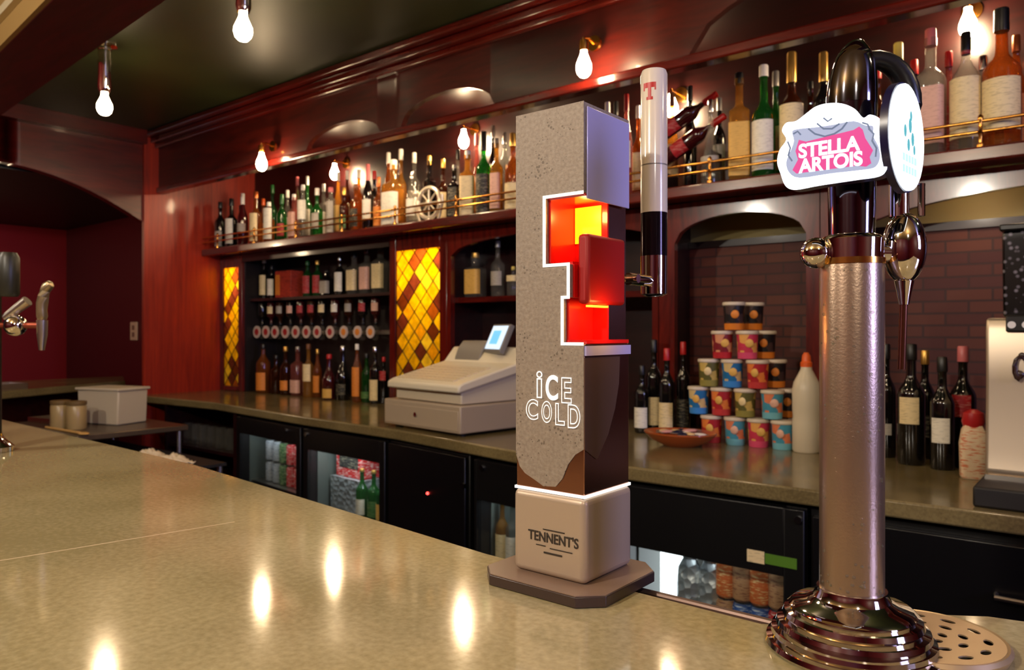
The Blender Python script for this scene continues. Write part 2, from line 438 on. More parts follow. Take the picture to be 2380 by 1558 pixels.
# ---------------- bottles
SH = {  # body top, shoulder top, neck radius, squareness, taper of body
 'whisky': (.56, .70, .34, 0), 'wine': (.58, .74, .36, 0), 'gin': (.62, .72, .36, .5), 'tall': (.50, .82, .33, 0),
 'dome': (.58, .80, .28, 0), 'champ': (.40, .74, .34, 0), 'square': (.64, .72, .38, .8), 'straight': (.74, .82, .5, 0), 'cone': (.14, .78, .26, 0), 'squat': (.62, .72, .3, .25)}
def bottle(name, label, loc, h, r, shape, g, lab=None, lz=(.14, .48), cap='black', capf=.12, group=None, rz=0, neck=None, M=None, cat='bottle', wrap=1.25, n=18, caplabel=None):
    hb, hs, rn, sq = SH[shape]
    t = thing(name, label, cat, loc, rz, group)
    ht = h*(1-capf*.55)
    pr = [(r*.5, .004), (r*.9, 0), (r, .008), (r, h*hb)]
    for i in range(1, 7):
        u = i/6; e = (1-math.cos(PI*u))/2
        pr.append((r+(r*rn-r)*e, h*(hb+(hs-hb)*u)))
    pr += [(r*rn*.95, h*(1-capf)-.004), (r*rn*1.12, h*(1-capf)-.002), (r*rn*1.12, ht)]
    MB().lathe(pr, n, sq=sq, M=M).build('body', G[g], t, smooth=50)
    f = -PI/2
    if lab:
        q = .0008+(.0006 if sq else 0)
        MB().lathe([(r+q, h*lz[0]), (r+q, h*lz[1])], 18, sq=sq, M=M, cap=False, a0=f-wrap, a1=f+wrap).build('label', L[lab], t, smooth=60)
    if neck:
        rr = r*rn*1.03+.0006
        MB().lathe([(rr, h*(hs+.02)), (rr, h*(hs+.02+(1-capf-hs)*.6))], 14, M=M, cap=False).build('neck_label', L[neck] if neck in L else CAP[neck], t, smooth=60)
    rc = r*rn*1.16
    MB().lathe([(rc, h*(1-capf)), (rc*1.03, h*(1-capf)+.004), (rc, h-.004), (rc*.85, h)], 14, M=M).build('cap', CAP[cap], t)
    return t
ORD = 'first second third fourth fifth sixth seventh eighth ninth tenth eleventh twelfth thirteenth fourteenth fifteenth sixteenth seventeenth eighteenth nineteenth twentieth'.split()
for tens in ('twenty', 'thirty', 'forty'):
    ORD += [tens+'-'+o for o in ORD[:9]]+[{'twenty': 'thirtieth', 'thirty': 'fortieth', 'forty': 'fiftieth'}[tens]]

# ================================================================== HIGH SHELF
YL = 2.82
sh = thing('bottle_shelf', 'long mahogany shelf with brass gallery rail carrying the spirit bottles', 'shelf', (-2.5, YL, ZS-.03))
MB().box(XP+.002, 1.6, YL+.012, YW-.002, ZS-.03, ZS).build('shelf_board', mahogL, sh, True)
MB().box(XP+.002, 1.6, YL-.012, YL+.012, ZS-.034, ZS+.014).build('lip', mahogL, sh, True, bev=.007, seg=3)
MB().cyl((XP+.004, YL, ZS+.062), (1.6, YL, ZS+.062), .0055).build('rail', brass, sh, True)
MB().cyl((XP+.004, YL, ZS+.096), (1.6, YL, ZS+.096), .0055).build('rail', brass, sh, True)
x = XP+.2
while x < .6:
    MB().lathe([(.012, 0), (.012, .008), (.006, .014), (.006, .04), (.010, .048), (.006, .056), (.006, .082), (.009, .088), (.008, .1), (.003, .106)], 12, (x, YL, ZS+.012)).build('rail_post', brass, sh, True)
    x += .46

# front row: px, top, width px, shape, glass, label, (l0,l1), cap, capf, text
front = [
 (512, 470, 26, 'wine', 'dark', 'grey', (.1, .4), 'black', .12, 'black bottle with grey label'),
 (538, 462, 29, 'whisky', 'dark', 'white', (.12, .6), 'black', .14, 'dark bottle with tall white label'),
 (564, 450, 26, 'tall', 'darkred', 'grey', (.3, .45), 'white', .2, 'dark red bottle with white cap'),
 (595, 446, 31, 'whisky', 'amber', 'cream', (.1, .6), 'copper', .12, 'amber bottle with cream label and copper cap'),
 (625, 470, 26, 'whisky', 'amber', 'white', (.14, .85), 'white', .1, 'bottle wrapped in a tall cream sleeve'),
 (655, 452, 24, 'wine', 'green', 'red', (.15, .4), 'green', .2, 'green bottle with red label'),
 (683, 452, 27, 'gin', 'rose', 'pink', (.12, .62), 'white', .12, 'square bottle with pink label'),
 (704, 430, 26, 'tall', 'clear', 'white', (.38, .72), 'white', .1, 'clear bottle with high white label'),
 (737, 438, 28, 'whisky', 'green', 'grey', (.2, .5), 'white', .14, 'green bottle with pale cap'),
 (769, 436, 22, 'straight', 'clear', 'grey', (.1, .72), 'pink', .1, 'slender clear bottle with grey sleeve'),
 (800, 436, 24, 'wine', 'brown', 'green', (.15, .42), 'gold', .16, 'brown bottle with green label'),
 (827, 428, 25, 'square', 'amber', 'black', (.15, .5), 'brown', .12, 'square amber bottle with black label'),
 (855, 382, 27, 'tall', 'dark', 'white', (.2, .48), 'pink', .26, 'tall black bottle with pink foil neck'),
 (880, 412, 26, 'whisky', 'amber', 'orange', (.1, .45), 'copper', .18, 'amber bottle with copper stopper'),
 (915, 372, 60, 'squat', 'gold', 'white', (.06, .52), 'white', .14, 'broad golden bottle with large white label'),
 (958, 400, 30, 'dome', 'clear', 'white', (.2, .5), 'silver', .12, 'clear round bottle with silver stopper'),
 (1056, 384, 30, 'square', 'dark', 'black', (.1, .6), 'grey', .1, 'black square bottle with grey cap'),
 (1087, 350, 40, 'square', 'gold', 'cream', (.04, .62), 'white', .12, 'golden square bottle with red sealed cream label'),
 (1124, 306, 38, 'whisky', 'green', 'black', (.06, .5), 'black', .22, 'bright green shouldered bottle with black label'),
 (1154, 322, 30, 'gin', 'gold', 'pink', (.1, .55), 'grey', .12, 'golden bottle with pink paper label'),
 (1192, 310, 40, 'whisky', 'amber', 'cream', (.06, .38), 'gold', .16, 'amber bottle with gold cap and low cream label'),
 (1260, 300, 40, 'whisky', 'clear', 'white', (.1, .5), 'black', .14, 'clear bottle with black cap'),
 (1318, 290, 40, 'wine', 'brown', 'cream', (.1, .45), 'red', .16, 'brown bottle with red cap'),
 (1412, 238, 40, 'dome', 'clear', 'cream', (.15, .5), 'white', .12, 'clear bottle with round white stopper'),
 (1456, 219, 30, 'tall', 'rose', 'white', (.3, .55), 'red', .16, 'slim rose bottle with red cap'),
 (1520, 300, 48, 'squat', 'rose', 'pink', (.08, .62), 'brown', .12, 'squat rose bottle with cream pink label'),
 (1652, 232, 48, 'cone', 'clear', 'grey', (.3, .36), 'silver', .14, 'silver topped cone shaped bottle'),
 (1718, 170, 57, 'square', 'gold', 'yellow', (.08, .55), 'black', .1, 'square golden bottle with pale yellow label'),
 (1775, 152, 56, 'whisky', 'green', 'white', (.1, .52), 'white', .1, 'green bottle with white label and white cap'),
 (1840, 122, 58, 'whisky', 'brown', 'cream', (.12, .58), 'gold', .24, 'brown bottle with long gold cap and cream label'),
 (1914, 122, 50, 'wine', 'dark', 'pink', (.1, .45), 'gold', .24, 'dark bottle with gold foil neck'),
 (1990, 130, 54, 'whisky', 'amber', 'cream', (.1, .45), 'black', .14, 'amber bottle half behind chrome tap head'),
 (2088, 100, 52, 'wine', 'dark', 'cream', (.1, .4), 'yellow', .2, 'dark bottle with pale yellow cap'),
 (2163, 68, 72, 'gin', 'clear', 'pink', (.12, .55), 'pink', .13, 'clear bottle with pink cap and label'),
 (2245, 75, 70, 'dome', 'clear', 'cream', (.14, .62), 'black', .15, 'dome shouldered bottle with red neck band'),
 (2328, 20, 84, 'whisky', 'amber', 'cream', (.14, .5), 'black', .16, 'large amber bottle with black cap and cream label'),
 (2424, 70, 54, 'whisky', 'gold', 'yellow', (.14, .5), 'white', .12, 'golden bottle with yellow label and white cap'),
]
ZBT = ZS+.0005
for i, (px, yt, w, sp, g, lb, lz, cp, cf, tx) in enumerate(front):
    Y = 2.90
    X, d = onY(px, Y); h = zat(yt, d)-ZBT; r = w*d/F/2*.94
    if SH[sp][3]: r *= .86
    nk = 'red' if 'red neck band' in tx else None
    bottle('spirit_bottle', f'{tx}, {ORD[i]} along shelf front from end panel'.replace(' and ', ' and '), (X, Y, ZBT), h, r, sp, g, lb, lz, cp, cf, 'bottles in the front row of the high shelf', random.uniform(-.12, .5), neck=nk)
back = [
 (560, 478, 24, 'wine', 'dark', None, 'black', 'black'), (612, 462, 24, 'whisky', 'amber', 'orange', 'orange', 'amber'), (633, 430, 24, 'wine', 'green', None, 'green', 'green'),
 (668, 442, 24, 'tall', 'clear', 'white', 'white', 'clear'), (691, 411, 23, 'tall', 'rose', 'pink', 'pink', 'rose'), (714, 410, 25, 'whisky', 'green', 'grey', 'grey', 'green'),
 (752, 428, 24, 'gin', 'clear', 'white', 'white', 'clear'), (786, 400, 22, 'tall', 'gold', 'yellow', 'white', 'golden'), (807, 397, 22, 'tall', 'brown', 'cream', 'white', 'brown'), (834, 394, 28, 'whisky', 'amber', 'orange', 'white', 'amber'),
 (870, 398, 24, 'wine', 'dark', 'red', 'red', 'black'), (903, 355, 28, 'tall', 'amber', 'cream', 'white', 'amber'), (932, 347, 30, 'whisky', 'gold', 'cream', 'white', 'golden'), (963, 355, 30, 'gin', 'clear', 'grey', 'white', 'clear'),
 (998, 362, 30, 'square', 'dark', 'black', 'gold', 'black'), (1030, 370, 30, 'whisky', 'brown', 'cream', 'gold', 'brown'), (1064, 348, 26, 'wine', 'clear', 'white', 'black', 'clear'), (1108, 310, 26, 'tall', 'rose', 'white', 'pink', 'rose'),
 (1146, 292, 28, 'tall', 'dark', 'white', 'silver', 'black'), (1173, 308, 34, 'dome', 'clear', 'grey', 'silver', 'clear'), (1232, 300, 30, 'wine', 'brown', 'cream', 'gold', 'brown'), (1432, 236, 30, 'wine', 'dark', 'red', 'black', 'black'),
 (1484, 246, 34, 'whisky', 'amber', 'cream', 'white', 'amber'), (1562, 215, 34, 'tall', 'gold', 'cream', 'brown', 'golden'), (1604, 200, 34, 'tall', 'dark', None, 'black', 'black'), (1672, 228, 32, 'wine', 'dark', 'grey', 'grey', 'black'),
 (1803, 166, 44, 'whisky', 'green', 'white', 'grey', 'green'), (1884, 190, 44, 'gin', 'brown', 'white', 'black', 'brown'), (1942, 156, 46, 'dome', 'clear', 'white', 'white', 'clear'), (2040, 150, 44, 'wine', 'brown', 'red', 'red', 'brown'), (2125, 140, 46, 'wine', 'dark', 'cream', 'red', 'black'),
 (2205, 120, 46, 'tall', 'rose', 'red', 'red', 'rose'), (2285, 130, 50, 'whisky', 'clear', 'white', 'silver', 'clear'), (2362, 82, 50, 'tall', 'amber', 'orange', 'copper', 'amber')]
for i, (px, yt, w, sp, g, lb, cp, gt) in enumerate(back):
    Y = 3.06+.02*(i % 2)
    X, d = onY(px, Y); h = zat(yt, d)-ZBT; r = w*d/F/2*.9
    if SH[sp][3]: r *= .86
    bottle('spirit_bottle', f'{gt} bottle with {cp} cap, {ORD[i]} along the shelf back row from end panel', (X, Y, ZBT), h, r, sp, g, lb, (.15, .52), cp, .13, 'bottles in the back row of the high shelf', random.uniform(-.2, .4))
# bottles lying aslant in a rack
for i, (px, py, ang) in enumerate([(1588, 276, 27), (1606, 326, 27)]):
    p = P(px, py, 2.96); M = Matrix.Translation((0, 0, 0)) @ Matrix.Rotation(math.radians(90-ang), 4, 'Y') @ Matrix.Translation((0, 0, -.15))
    bottle('wine_bottle', ['dark wine bottle lying aslant in the shelf rack, upper of two', 'dark wine bottle lying aslant in the shelf rack, lower of two'][i], tuple(p), .32, .034, 'wine', 'darkred', 'red', (.2, .4), 'red', .2, 'wine bottles lying in the rack', M=M)
wr = thing('wine_rack', 'small dark wooden rack holding two tilted wine bottles on the shelf', 'rack', (P(1606, 340, 2.97).x, 2.97, ZBT))
pz = P(1592, 292, 2.96)
for sx in (-.1, .1):
    MB().box(sx-.012, sx+.012, -.05, .06, 0, .10+.07*(sx > 0)).build('rack_post', mahogD, wr)
MB().box(-.1, .1, -.04, .05, 0.0, .012).build('rack_base', mahogD, wr)
# ornamental silver bottle cradle
p = P(1000, 458, 2.88); X, d = onY(1000, 2.88); bs = ZBT
cr = thing('bottle_cradle', 'ornate silver wheel shaped bottle cradle on the high shelf', 'ornament', (X, 2.87, bs))
silv = mat('polished_silver', lin(240, 228, 204), .32, .55)
R = .082
MB().tube([(R*math.cos(t*PI/14), 0, .115+R*math.sin(t*PI/14)) for t in range(28)], .011, 10, True).build('wheel_rim', silv, cr)
m = MB()
for q in range(8):
    a = q*PI/4; m.cyl((0, 0, .115), (R*math.cos(a), 0, .115+R*math.sin(a)), .0045, 8)
m.ball((0, 0, .115), .018, 10); m.build('spokes', silv, cr)
MB().tube([(-.10, 0, .16), (-.105, 0, .12), (-.09, 0, .07), (-.07, 0, .02), (-.06, 0, .003)], .007, 8).tube([(.10, 0, .15), (.10, 0, .10), (.08, 0, .04), (.06, 0, .003)], .007, 8).lathe([(.055, 0), (.055, .006), (.02, .014), (.012, .03)], 16).build('stand', silv, cr)
MB().ball((-.1, 0, .175), .018, 10).build('finial', silv, cr)

# ================================================================== LAMPS
def bulb_profile(r): return [(r*.42, .0), (r*.42, -.012), (r*.62, -.03), (r*.95, -.055), (r, -.072), (r*.85, -.09), (r*.5, -.103), (r*.05, -.108)]
def pendant(px, py, Y, label):
    X, d = onY(px, Y); z = zat(py, d)
    t = thing('pendant_lamp', label, 'lamp', (X, Y, ZT-.001), 0, 'pendant bulbs under the green ceiling')
    tz = z-ZT+.05
    MB().lathe([(.055, 0), (.055, -.012), (.03, -.02), (.03, -.03)], 20).build('ceiling_rose', chrome, t)
    MB().lathe([(.026, -.03), (.03, -.05), (.026, -.07), (.032, -.09), (.028, -.11), (.03, tz+.02), (.022, tz)], 18).build('socket', chrome, t)
    MB().lathe([(r, zz+tz) for r, zz in bulb_profile(.034)], 18).build('bulb', bulbm, t)
pendant(565, 60, 1.55, 'bright pendant bulb hanging in the middle of the green ceiling')
pendant(243, 240, 1.55, 'smaller looking pendant bulb near the header end of green ceiling')
def bracket(px, py, label, Y=2.40):
    X, d = onY(px, Y); z = zat(py, d)
    t = thing('bracket_lamp', label, 'lamp', (X, YF-.021, z+.09), 0, 'bare bulbs along the canopy front')
    dy = Y-(YF-.021)
    MB().cyl((0, 0, 0), (0, -.012, 0), .03, 16).build('wall_plate', brass, t)
    MB().tube([(0, -.01, 0), (0, dy*.6, .01), (0, dy, -.0), (0, dy, -.03)], .006, 8).build('arm', brass, t)
    MB().lathe([(.017, 0), (.019, -.02), (.017, -.04)], 14, (0, dy, -.01)).build('socket', brass, t)
    MB().lathe([(r, zz) for r, zz in bulb_profile(.03)], 16, (0, dy, -.045)).build('bulb', bulbm, t)
bracket(1357, 143, 'bare bulb on the canopy front above the concrete look tap tower')
bracket(608, 372, 'bare bulb on the canopy front near the wood end panel')
def shelflamp(X, Y, z, label, r=.03):
    t = thing('shelf_lamp', label, 'lamp', (X, YW-.001, z+.06), 0, 'bulbs over the high shelf')
    dy = Y-YW
    MB().cyl((0, 0, 0), (0, -.01, 0), .035, 16).build('wall_plate', brass, t)
    MB().tube([(0, -.008, 0), (0, dy, .0), (0, dy, -.02)], .006, 8).build('arm', brass, t)
    MB().lathe([(r, zz) for r, zz in bulb_profile(r)], 16, (0, dy, -.02)).build('bulb', bulbS, t)
for px, py, lb in [(1078, 318, 'glowing bulb above the golden square bottle on the high shelf'), (778, 395, 'small glowing bulb over bottles nearest the wood end panel'), (2250, 44, 'glowing bulb over the dome shouldered bottle at shelf end')]:
    X, d = onY(px, 3.14); shelflamp(X, 3.14, zat(py, d), lb)
shelflamp(-1.60, 3.14, 2.47, 'glowing bulb behind the tall white tap handle')
X, d = onY(916, 2.64)
t = thing('shelf_lamp', 'bulb tucked behind canopy rail above the broad golden bottle', 'lamp', (X, 2.64, 2.699), 0, 'bulbs over the high shelf')
MB().cyl((0, 0, 0), (0, 0, -.012), .035, 16).build('wall_plate', brass, t)
MB().cyl((0, 0, -.012), (0, 0, -.15), .012, 12).build('arm', brass, t)
MB().lathe([(r, zz) for r, zz in bulb_profile(.03)], 16, (0, 0, -.15)).build('bulb', bulbS, t)

# ================================================================== CABINETS
def cx(px, Y=YC): return onY(px, Y)[0]
ZH = ZS-.033   # cabinet top
def frame_posts(t, x0, x1, z0, z1, w, mm=mahog, y0=YC, y1=YC+.025):
    m = MB().box(x0, x0+w, y0, y1, z0, z1).box(x1-w, x1, y0, y1, z0, z1).box(x0+w, x1-w, y0, y1, z1-w*.9, z1).box(x0+w, x1-w, y0, y1, z0, z0+w*.5)
    return m.build('face_frame', mm, t, True, bev=.003)
# leaded glass
def leaded():
    m = bpy.data.materials.new('leaded_amber_glass'); m.use_nodes = True; k = N(m); k.n.remove(k.b)
    tc = k.new('ShaderNodeTexCoord'); sp = k.new('ShaderNodeSeparateXYZ'); k.link(tc.outputs['Object'], sp.inputs[0])
    u = k.math('DIVIDE', sp.outputs[0], .098); v = k.math('DIVIDE', sp.outputs[2], .112)
    a, b = k.math('ADD', u, v), k.math('SUBTRACT', u, v)
    fa, fb = k.math('FLOOR', a), k.math('FLOOR', b)
    cb = k.new('ShaderNodeCombineXYZ'); k.link(fa, cb.inputs[0]); k.link(fb, cb.inputs[1])
    wn = k.new('ShaderNodeTexWhiteNoise', noise_dimensions='2D'); k.link(cb.outputs[0], wn.inputs['Vector'])
    col = k.ramp(wn.outputs['Value'], [(0, lin(160, 104, 56)), (.14, lin(252, 226, 40)), (.46, lin(255, 240, 96)), (.62, lin(206, 146, 60)), (.70, lin(250, 212, 44)), (.90, lin(160, 104, 76))], 'CONSTANT')
    n1 = k.new('ShaderNodeTexNoise', in_Scale=26.0, in_Detail=2.0); k.link(tc.outputs['Object'], n1.inputs['Vector'])
    hs = k.new('ShaderNodeHueSaturation'); k.link(col.outputs[0], hs.inputs['Color']); k.link(k.math('ADD', n1.outputs['Fac'], .5), hs.inputs['Value'])
    tl = k.new('ShaderNodeBsdfTranslucent'); k.link(hs.outputs[0], tl.inputs[0])
    df = k.new('ShaderNodeBsdfDiffuse'); k.link(hs.outputs[0], df.inputs[0])
    gl = k.new('ShaderNodeBsdfGlossy', in_Roughness=.1)
    m1 = k.new('ShaderNodeMixShader', in_Fac=.15); k.link(tl.outputs[0], m1.inputs[1]); k.link(df.outputs[0], m1.inputs[2])
    m2 = k.new('ShaderNodeMixShader', in_Fac=.04); k.link(m1.outputs[0], m2.inputs[1]); k.link(gl.outputs[0], m2.inputs[2])
    k.link(m2.outputs[0], k.n['Material Output'].inputs[0]); return m
leadedm = leaded()
cablamp = lampmat('cabinet_lamp_glow', (1, .93, .80, 1), 760)
def lattice_cab(x0, x1, label, w):
    t = thing('leaded_cabinet', label, 'cabinet', (x0, YC, ZK+.0005), 0, 'leaded glass cabinets')
    MB().box(x0+.002, x0+.016, YC+.026, YW-.004, ZK+.001, ZH).box(x1-.016, x1-.002, YC+.026, YW-.004, ZK+.001, ZH).box(x0+.016, x1-.016, YW-.02, YW-.004, ZK+.001, ZH).box(x0+.016, x1-.016, YC+.026, YW-.02, ZH-.012, ZH).build('carcase', mat('cabinet_inside', lin(206, 180, 130), .6), t, True)
    m = MB().box(x0, x0+w, YC, YC+.025, ZK+.001, ZH).box(x1-w, x1, YC, YC+.025, ZK+.001, ZH).box(x0+w, x1-w, YC, YC+.025, 1.885, ZH).box(x0+w, x1-w, YC, YC+.025, ZK+.001, ZK+.035)
    m.build('face_frame', mahog, t, True, bev=.003)
    gx0, gx1, gz0, gz1 = x0+w, x1-w, ZK+.035, 1.885
    g = MB().box(0, gx1-gx0, 0, .004, 0, gz1-gz0)
    gp = g.build('leaded_pane', leadedm, t); gp.location = (gx0-x0, .012, gz0-ZK)
    # lead cames on the lattice lines
    W, H = gx1-gx0, gz1-gz0; lm = MB()
    for sgn in (1, -1):
        for kk in range(-16, 24):
            # u + sgn*v = kk ; x/.098 + sgn*z/.112 = kk
            pts = []
            for z in (0, H):
                pts.append(((kk-sgn*z/.112)*.098, z))
            (xa, za), (xb, zb) = pts
            if xa == xb: continue
            def clip(x, z, x2, z2):
                s0, s1 = 0, 1
                for lo, hi, p0, dp in ((0, W, x, x2-x),):
                    if dp > 0: s0, s1 = max(s0, (lo-p0)/dp), min(s1, (hi-p0)/dp)
                    else: s0, s1 = max(s0, (hi-p0)/dp), min(s1, (lo-p0)/dp)
                return s0, s1
            s0, s1 = clip(xa, za, xb, zb)
            if s1-s0 < .01: continue
            q = lambda s: (xa+(xb-xa)*s, -.0005, za+(zb-za)*s)
            lm.cyl(q(s0), q(s1), .0028, 6)
    lo = lm.build('lead_lattice', leadm, gp)
    xm = (x0+x1)/2
    l = MB().ball((xm+W*.12, YC+.075, 1.84), .018, 10)
    l.build('bulb', cablamp, t, True)
    return t
xa, xb, xc, xd = cx(493), cx(562), cx(905), cx(1038)
lattice_cab(XP+.002, xb, 'tall narrow leaded amber glass cabinet beside the wood end panel', .045)
lattice_cab(xc, xd, 'wider leaded amber glass cabinet beside the cash register', .05)

# open display between the two leaded cabinets
dc = thing('display_cabinet', 'open dark display cabinet of bottles between the leaded glass cabinets', 'cabinet', (xb, YC, ZK+.0005))
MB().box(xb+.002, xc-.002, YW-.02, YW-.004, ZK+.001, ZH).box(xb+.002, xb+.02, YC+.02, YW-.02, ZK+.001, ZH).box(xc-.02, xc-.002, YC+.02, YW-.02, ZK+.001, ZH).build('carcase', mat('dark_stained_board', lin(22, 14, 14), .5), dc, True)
MB().box(xb+.002, xc-.002, YC, YC+.02, ZH-.05, ZH).build('face_frame', mahogD, dc, True)
zsh = zat(690, onY(730, 3.08)[1])
MB().box(xb+.021, xc-.021, YC+.045, YW-.021, zsh-.018, zsh).build('shelf', mahogD, dc, True)
zopt = zat(772, onY(730, 3.03)[1])
MB().box(xb+.021, xc-.021, YW-.06, YW-.021, zopt-.012, zopt+.012).build('optic_rail', steel, dc, True)
zr = zsh+.0005
# top row in the display
rowA = [(590, 60, 30, 'squat', 'gold', 'cream', 'black', 'golden bottle with cream label'), (614, 95, 24, 'wine', 'dark', 'cream', 'white', 'black bottle with white cap'), (632, 78, 24, 'whisky', 'dark', 'white', 'black', 'black bottle with white label'),
 (715, 84, 26, 'wine', 'green', 'red', 'green', 'green bottle with red label'), (738, 84, 26, 'wine', 'green', 'red', 'gold', 'green bottle with gold cap'), (760, 60, 30, 'square', 'dark', 'grey', 'black', 'square black bottle with grey label'), (790, 92, 28, 'wine', 'dark', 'white', 'silver', 'dark bottle with silver cap'),
 (823, 98, 32, 'gin', 'clear', 'cream', 'black', 'clear bottle with cream label'), (853, 108, 32, 'gin', 'clear', 'pink', 'silver', 'clear bottle with pink label'), (884, 118, 36, 'gin', 'clear', 'cream', 'black', 'tall clear bottle with broad label')]
for i, (px, hp, w, sp, g, lb, cp, tx) in enumerate(rowA):
    X, d = onY(px, 3.09); 
    bottle('spirit_bottle', f'{tx}, {ORD[i]} on the display cabinet top shelf', (X, 3.09, zr), hp*d/F, w*d/F/2*.9, sp, g, lb, (.1, .58), cp, .12, 'bottles on the display cabinet shelf')
X, d = onY(672, 3.09)
bx = thing('gift_box', 'red and orange bottle gift carton on the display cabinet shelf', 'box', (X, 3.09, zr))
w = 62*d/F/2
MB().box(-w, w, -.05, .05, 0, .185).build('carton', paper('red_carton_print', lin(176, 58, 40), lin(90, 20, 24), 60, .8), bx, bev=.002)
MB().box(-w*.96, -w*.4, -.0512, -.0502, .02, .16).build('printed_panel', L['orange'], bx)
# optics with inverted bottles
oc = [598, 619, 640, 664, 688, 713, 738, 768, 800, 832, 862]
optdisc = mat('optic_badge', lin(206, 186, 176), .4)
for i, px in enumerate(oc):
    X, d = onY(px, 3.03)
    t = thing('optic_dispenser', f'round badged spirit measure, {ORD[i]} along the display cabinet rail', 'optic', (X, 3.03, zopt-.04), 0, 'spirit measures on the display rail')
    rr = 14.5*d/F
    c = MB(); c.cyl((0, 0, .04), (0, -.006, .04), rr, 20); dd = c.build('badge', optdisc, t)
    MB().cyl((0, -.006, .04), (0, -.0075, .04), rr*.55, 16).build('badge_print', [L['red'], L['orange']][i > 8] if i != 8 else L['orange'], dd)
    MB().lathe([(.014, -.01), (.02, 0), (.02, .07), (.012, .08)], 14, (0, .035, 0)).build('chamber', G['clear'], t)
    MB().box(-.006, .006, .05, .147, .025, .045).build('clamp', steel, t)
    lb = [None, 'cream', 'grey', 'pink', 'red', 'red', 'cream', 'white', 'grey', 'red', 'pink'][i]
    M = Matrix.Translation((0, 0, .172)) @ Matrix.Rotation(PI, 4, 'Y')
    bottle('spirit_bottle', f'dark upturned bottle above the {ORD[i]} measure on the display rail', (X, 3.07, zopt+.042), .17, .029, 'wine', ['dark', 'darkred', 'brown'][i % 3], lb, (.2, .5), 'black', .1, 'upturned bottles on the display rail', M=M)
# standing bottles on the counter below the optics
rowB = [(612, 800, 38, 'dome', 'amber', 'orange', (.06, .42), 'black', 'orange labelled bottle'), (642, 826, 30, 'wine', 'brown', None, (.1, .4), 'black', 'plain brown bottle'), (664, 806, 30, 'whisky', 'brown', 'orange', (.1, .3), 'gold', 'brown bottle with low orange label'),
 (692, 806, 34, 'squat', 'rose', 'pink', (.06, .32), 'grey', 'rose bottle with pink label'), (717, 800, 30, 'whisky', 'gold', 'cream', (.3, .62), 'brown', 'golden bottle with cream label'), (738, 812, 24, 'tall', 'amber', 'orange', (.1, .45), 'gold', 'slim amber bottle'),
 (765, 824, 36, 'champ', 'darkred', 'yellow', (.04, .24), 'red', 'red necked bottle with yellow square label'), (797, 804, 36, 'champ', 'dark', 'black', (.1, .3), 'silver', 'black bottle with silver cap'), (830, 800, 28, 'tall', 'amber', 'orange', (.1, .6), 'white', 'tall amber bottle'),
 (852, 822, 30, 'wine', 'green', 'green', (.08, .22), 'black', 'green labelled bottle'), (872, 806, 30, 'wine', 'dark', 'cream', (.06, .42), 'silver', 'dark bottle with tall cream label'), (892, 830, 24, 'wine', 'dark', 'red', (.5, .7), 'red', 'black bottle with red neck')]
for i, (px, yt, w, sp, g, lb, lz, cp, tx) in enumerate(rowB):
    Y = 2.97 if i >= 6 and i % 2 == 0 else 3.0
    if i < 6: Y = 3.02 if i % 2 else 3.0
    X, d = onY(px, Y-.06); X, d = onY(px, Y)
    bottle('liqueur_bottle', f'{tx}, {ORD[i]} standing on the worktop under the measures', (X, Y, ZK+.0005), zat(yt, d)-ZK, w*d/F/2*.86, sp, g, lb, lz, cp, .1, 'bottles on the worktop under the measures')

# arched niches
brick = mat('niche_brick', lin(90, 30, 20), .6)
k = N(brick); tc = k.new('ShaderNodeTexCoord'); sp = k.new('ShaderNodeSeparateXYZ'); cb = k.new('ShaderNodeCombineXYZ')
k.link(tc.outputs['Object'], sp.inputs[0]); k.link(sp.outputs[0], cb.inputs[0]); k.link(sp.outputs[2], cb.inputs[1])
br = k.new('ShaderNodeTexBrick'); k.link(cb.outputs[0], br.inputs['Vector'])
for nm, v in (('Scale', 1.0), ('Brick Width', .15), ('Row Height', .045), ('Mortar Size', .004), ('Bias', -.1)): br.inputs[nm].default_value = v
br.inputs['Color1'].default_value = lin(72, 18, 15); br.inputs['Color2'].default_value = lin(98, 44, 24); br.inputs['Mortar'].default_value = lin(56, 22, 18)
k.link(br.outputs[0], k.b.inputs['Base Color'])
bp = k.new('ShaderNodeBump', in_Strength=.6, in_Distance=.006); k.link(br.outputs['Fac'], bp.inputs['Height']); bp.invert = True; k.link(bp.outputs[0], k.b.inputs['Normal'])
plaster = mat('olive_cream_plaster', lin(150, 132, 78), .6)
def niche(x0, x1, wl, wr, zs, zp, label, bricks=True, shelf=None):
    t = thing('arched_niche', label, 'cabinet', (x0, YC, ZK+.0005))
    m = MB().box(x0+.001, x0+wl, YC, YC+.03, ZK+.001, ZH).box(x1-wr, x1-.001, YC, YC+.03, ZK+.001, ZH)
    m.archhead(x0+wl, x1-wr, zs, zp, ZH, YC, YC+.03, 22)
    m.build('face_frame', mahog, t, True)
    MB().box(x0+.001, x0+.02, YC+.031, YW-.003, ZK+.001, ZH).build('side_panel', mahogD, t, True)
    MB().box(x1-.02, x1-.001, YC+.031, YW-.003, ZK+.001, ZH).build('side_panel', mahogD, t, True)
    if bricks:
        MB().box(x0+.021, x1-.021, YW-.03, YW-.003, ZK+.001, 1.825).build('brick_back', brick, t, True)
        MB().box(x0+.021, x1-.021, YW-.022, YW-.003, 1.826, ZH).build('plaster_back', plaster, t, True)
        MB().box(x0+.021, x1-.021, YW-.045, YW-.031, 1.80, 1.83).build('picture_rail', mahogD, t, True)
    else:
        MB().box(x0+.021, x1-.021, YW-.02, YW-.003, ZK+.001, ZH).build('back_panel', mahogD, t, True)
    if shelf:
        MB().box(x0+.021, x1-.021, YC+.031, YW-.021, shelf-.028, shelf).build('shelf', mahogL, t, True)
    return t
xe, xf, xg = cx(1530), cx(1905), cx(2060)
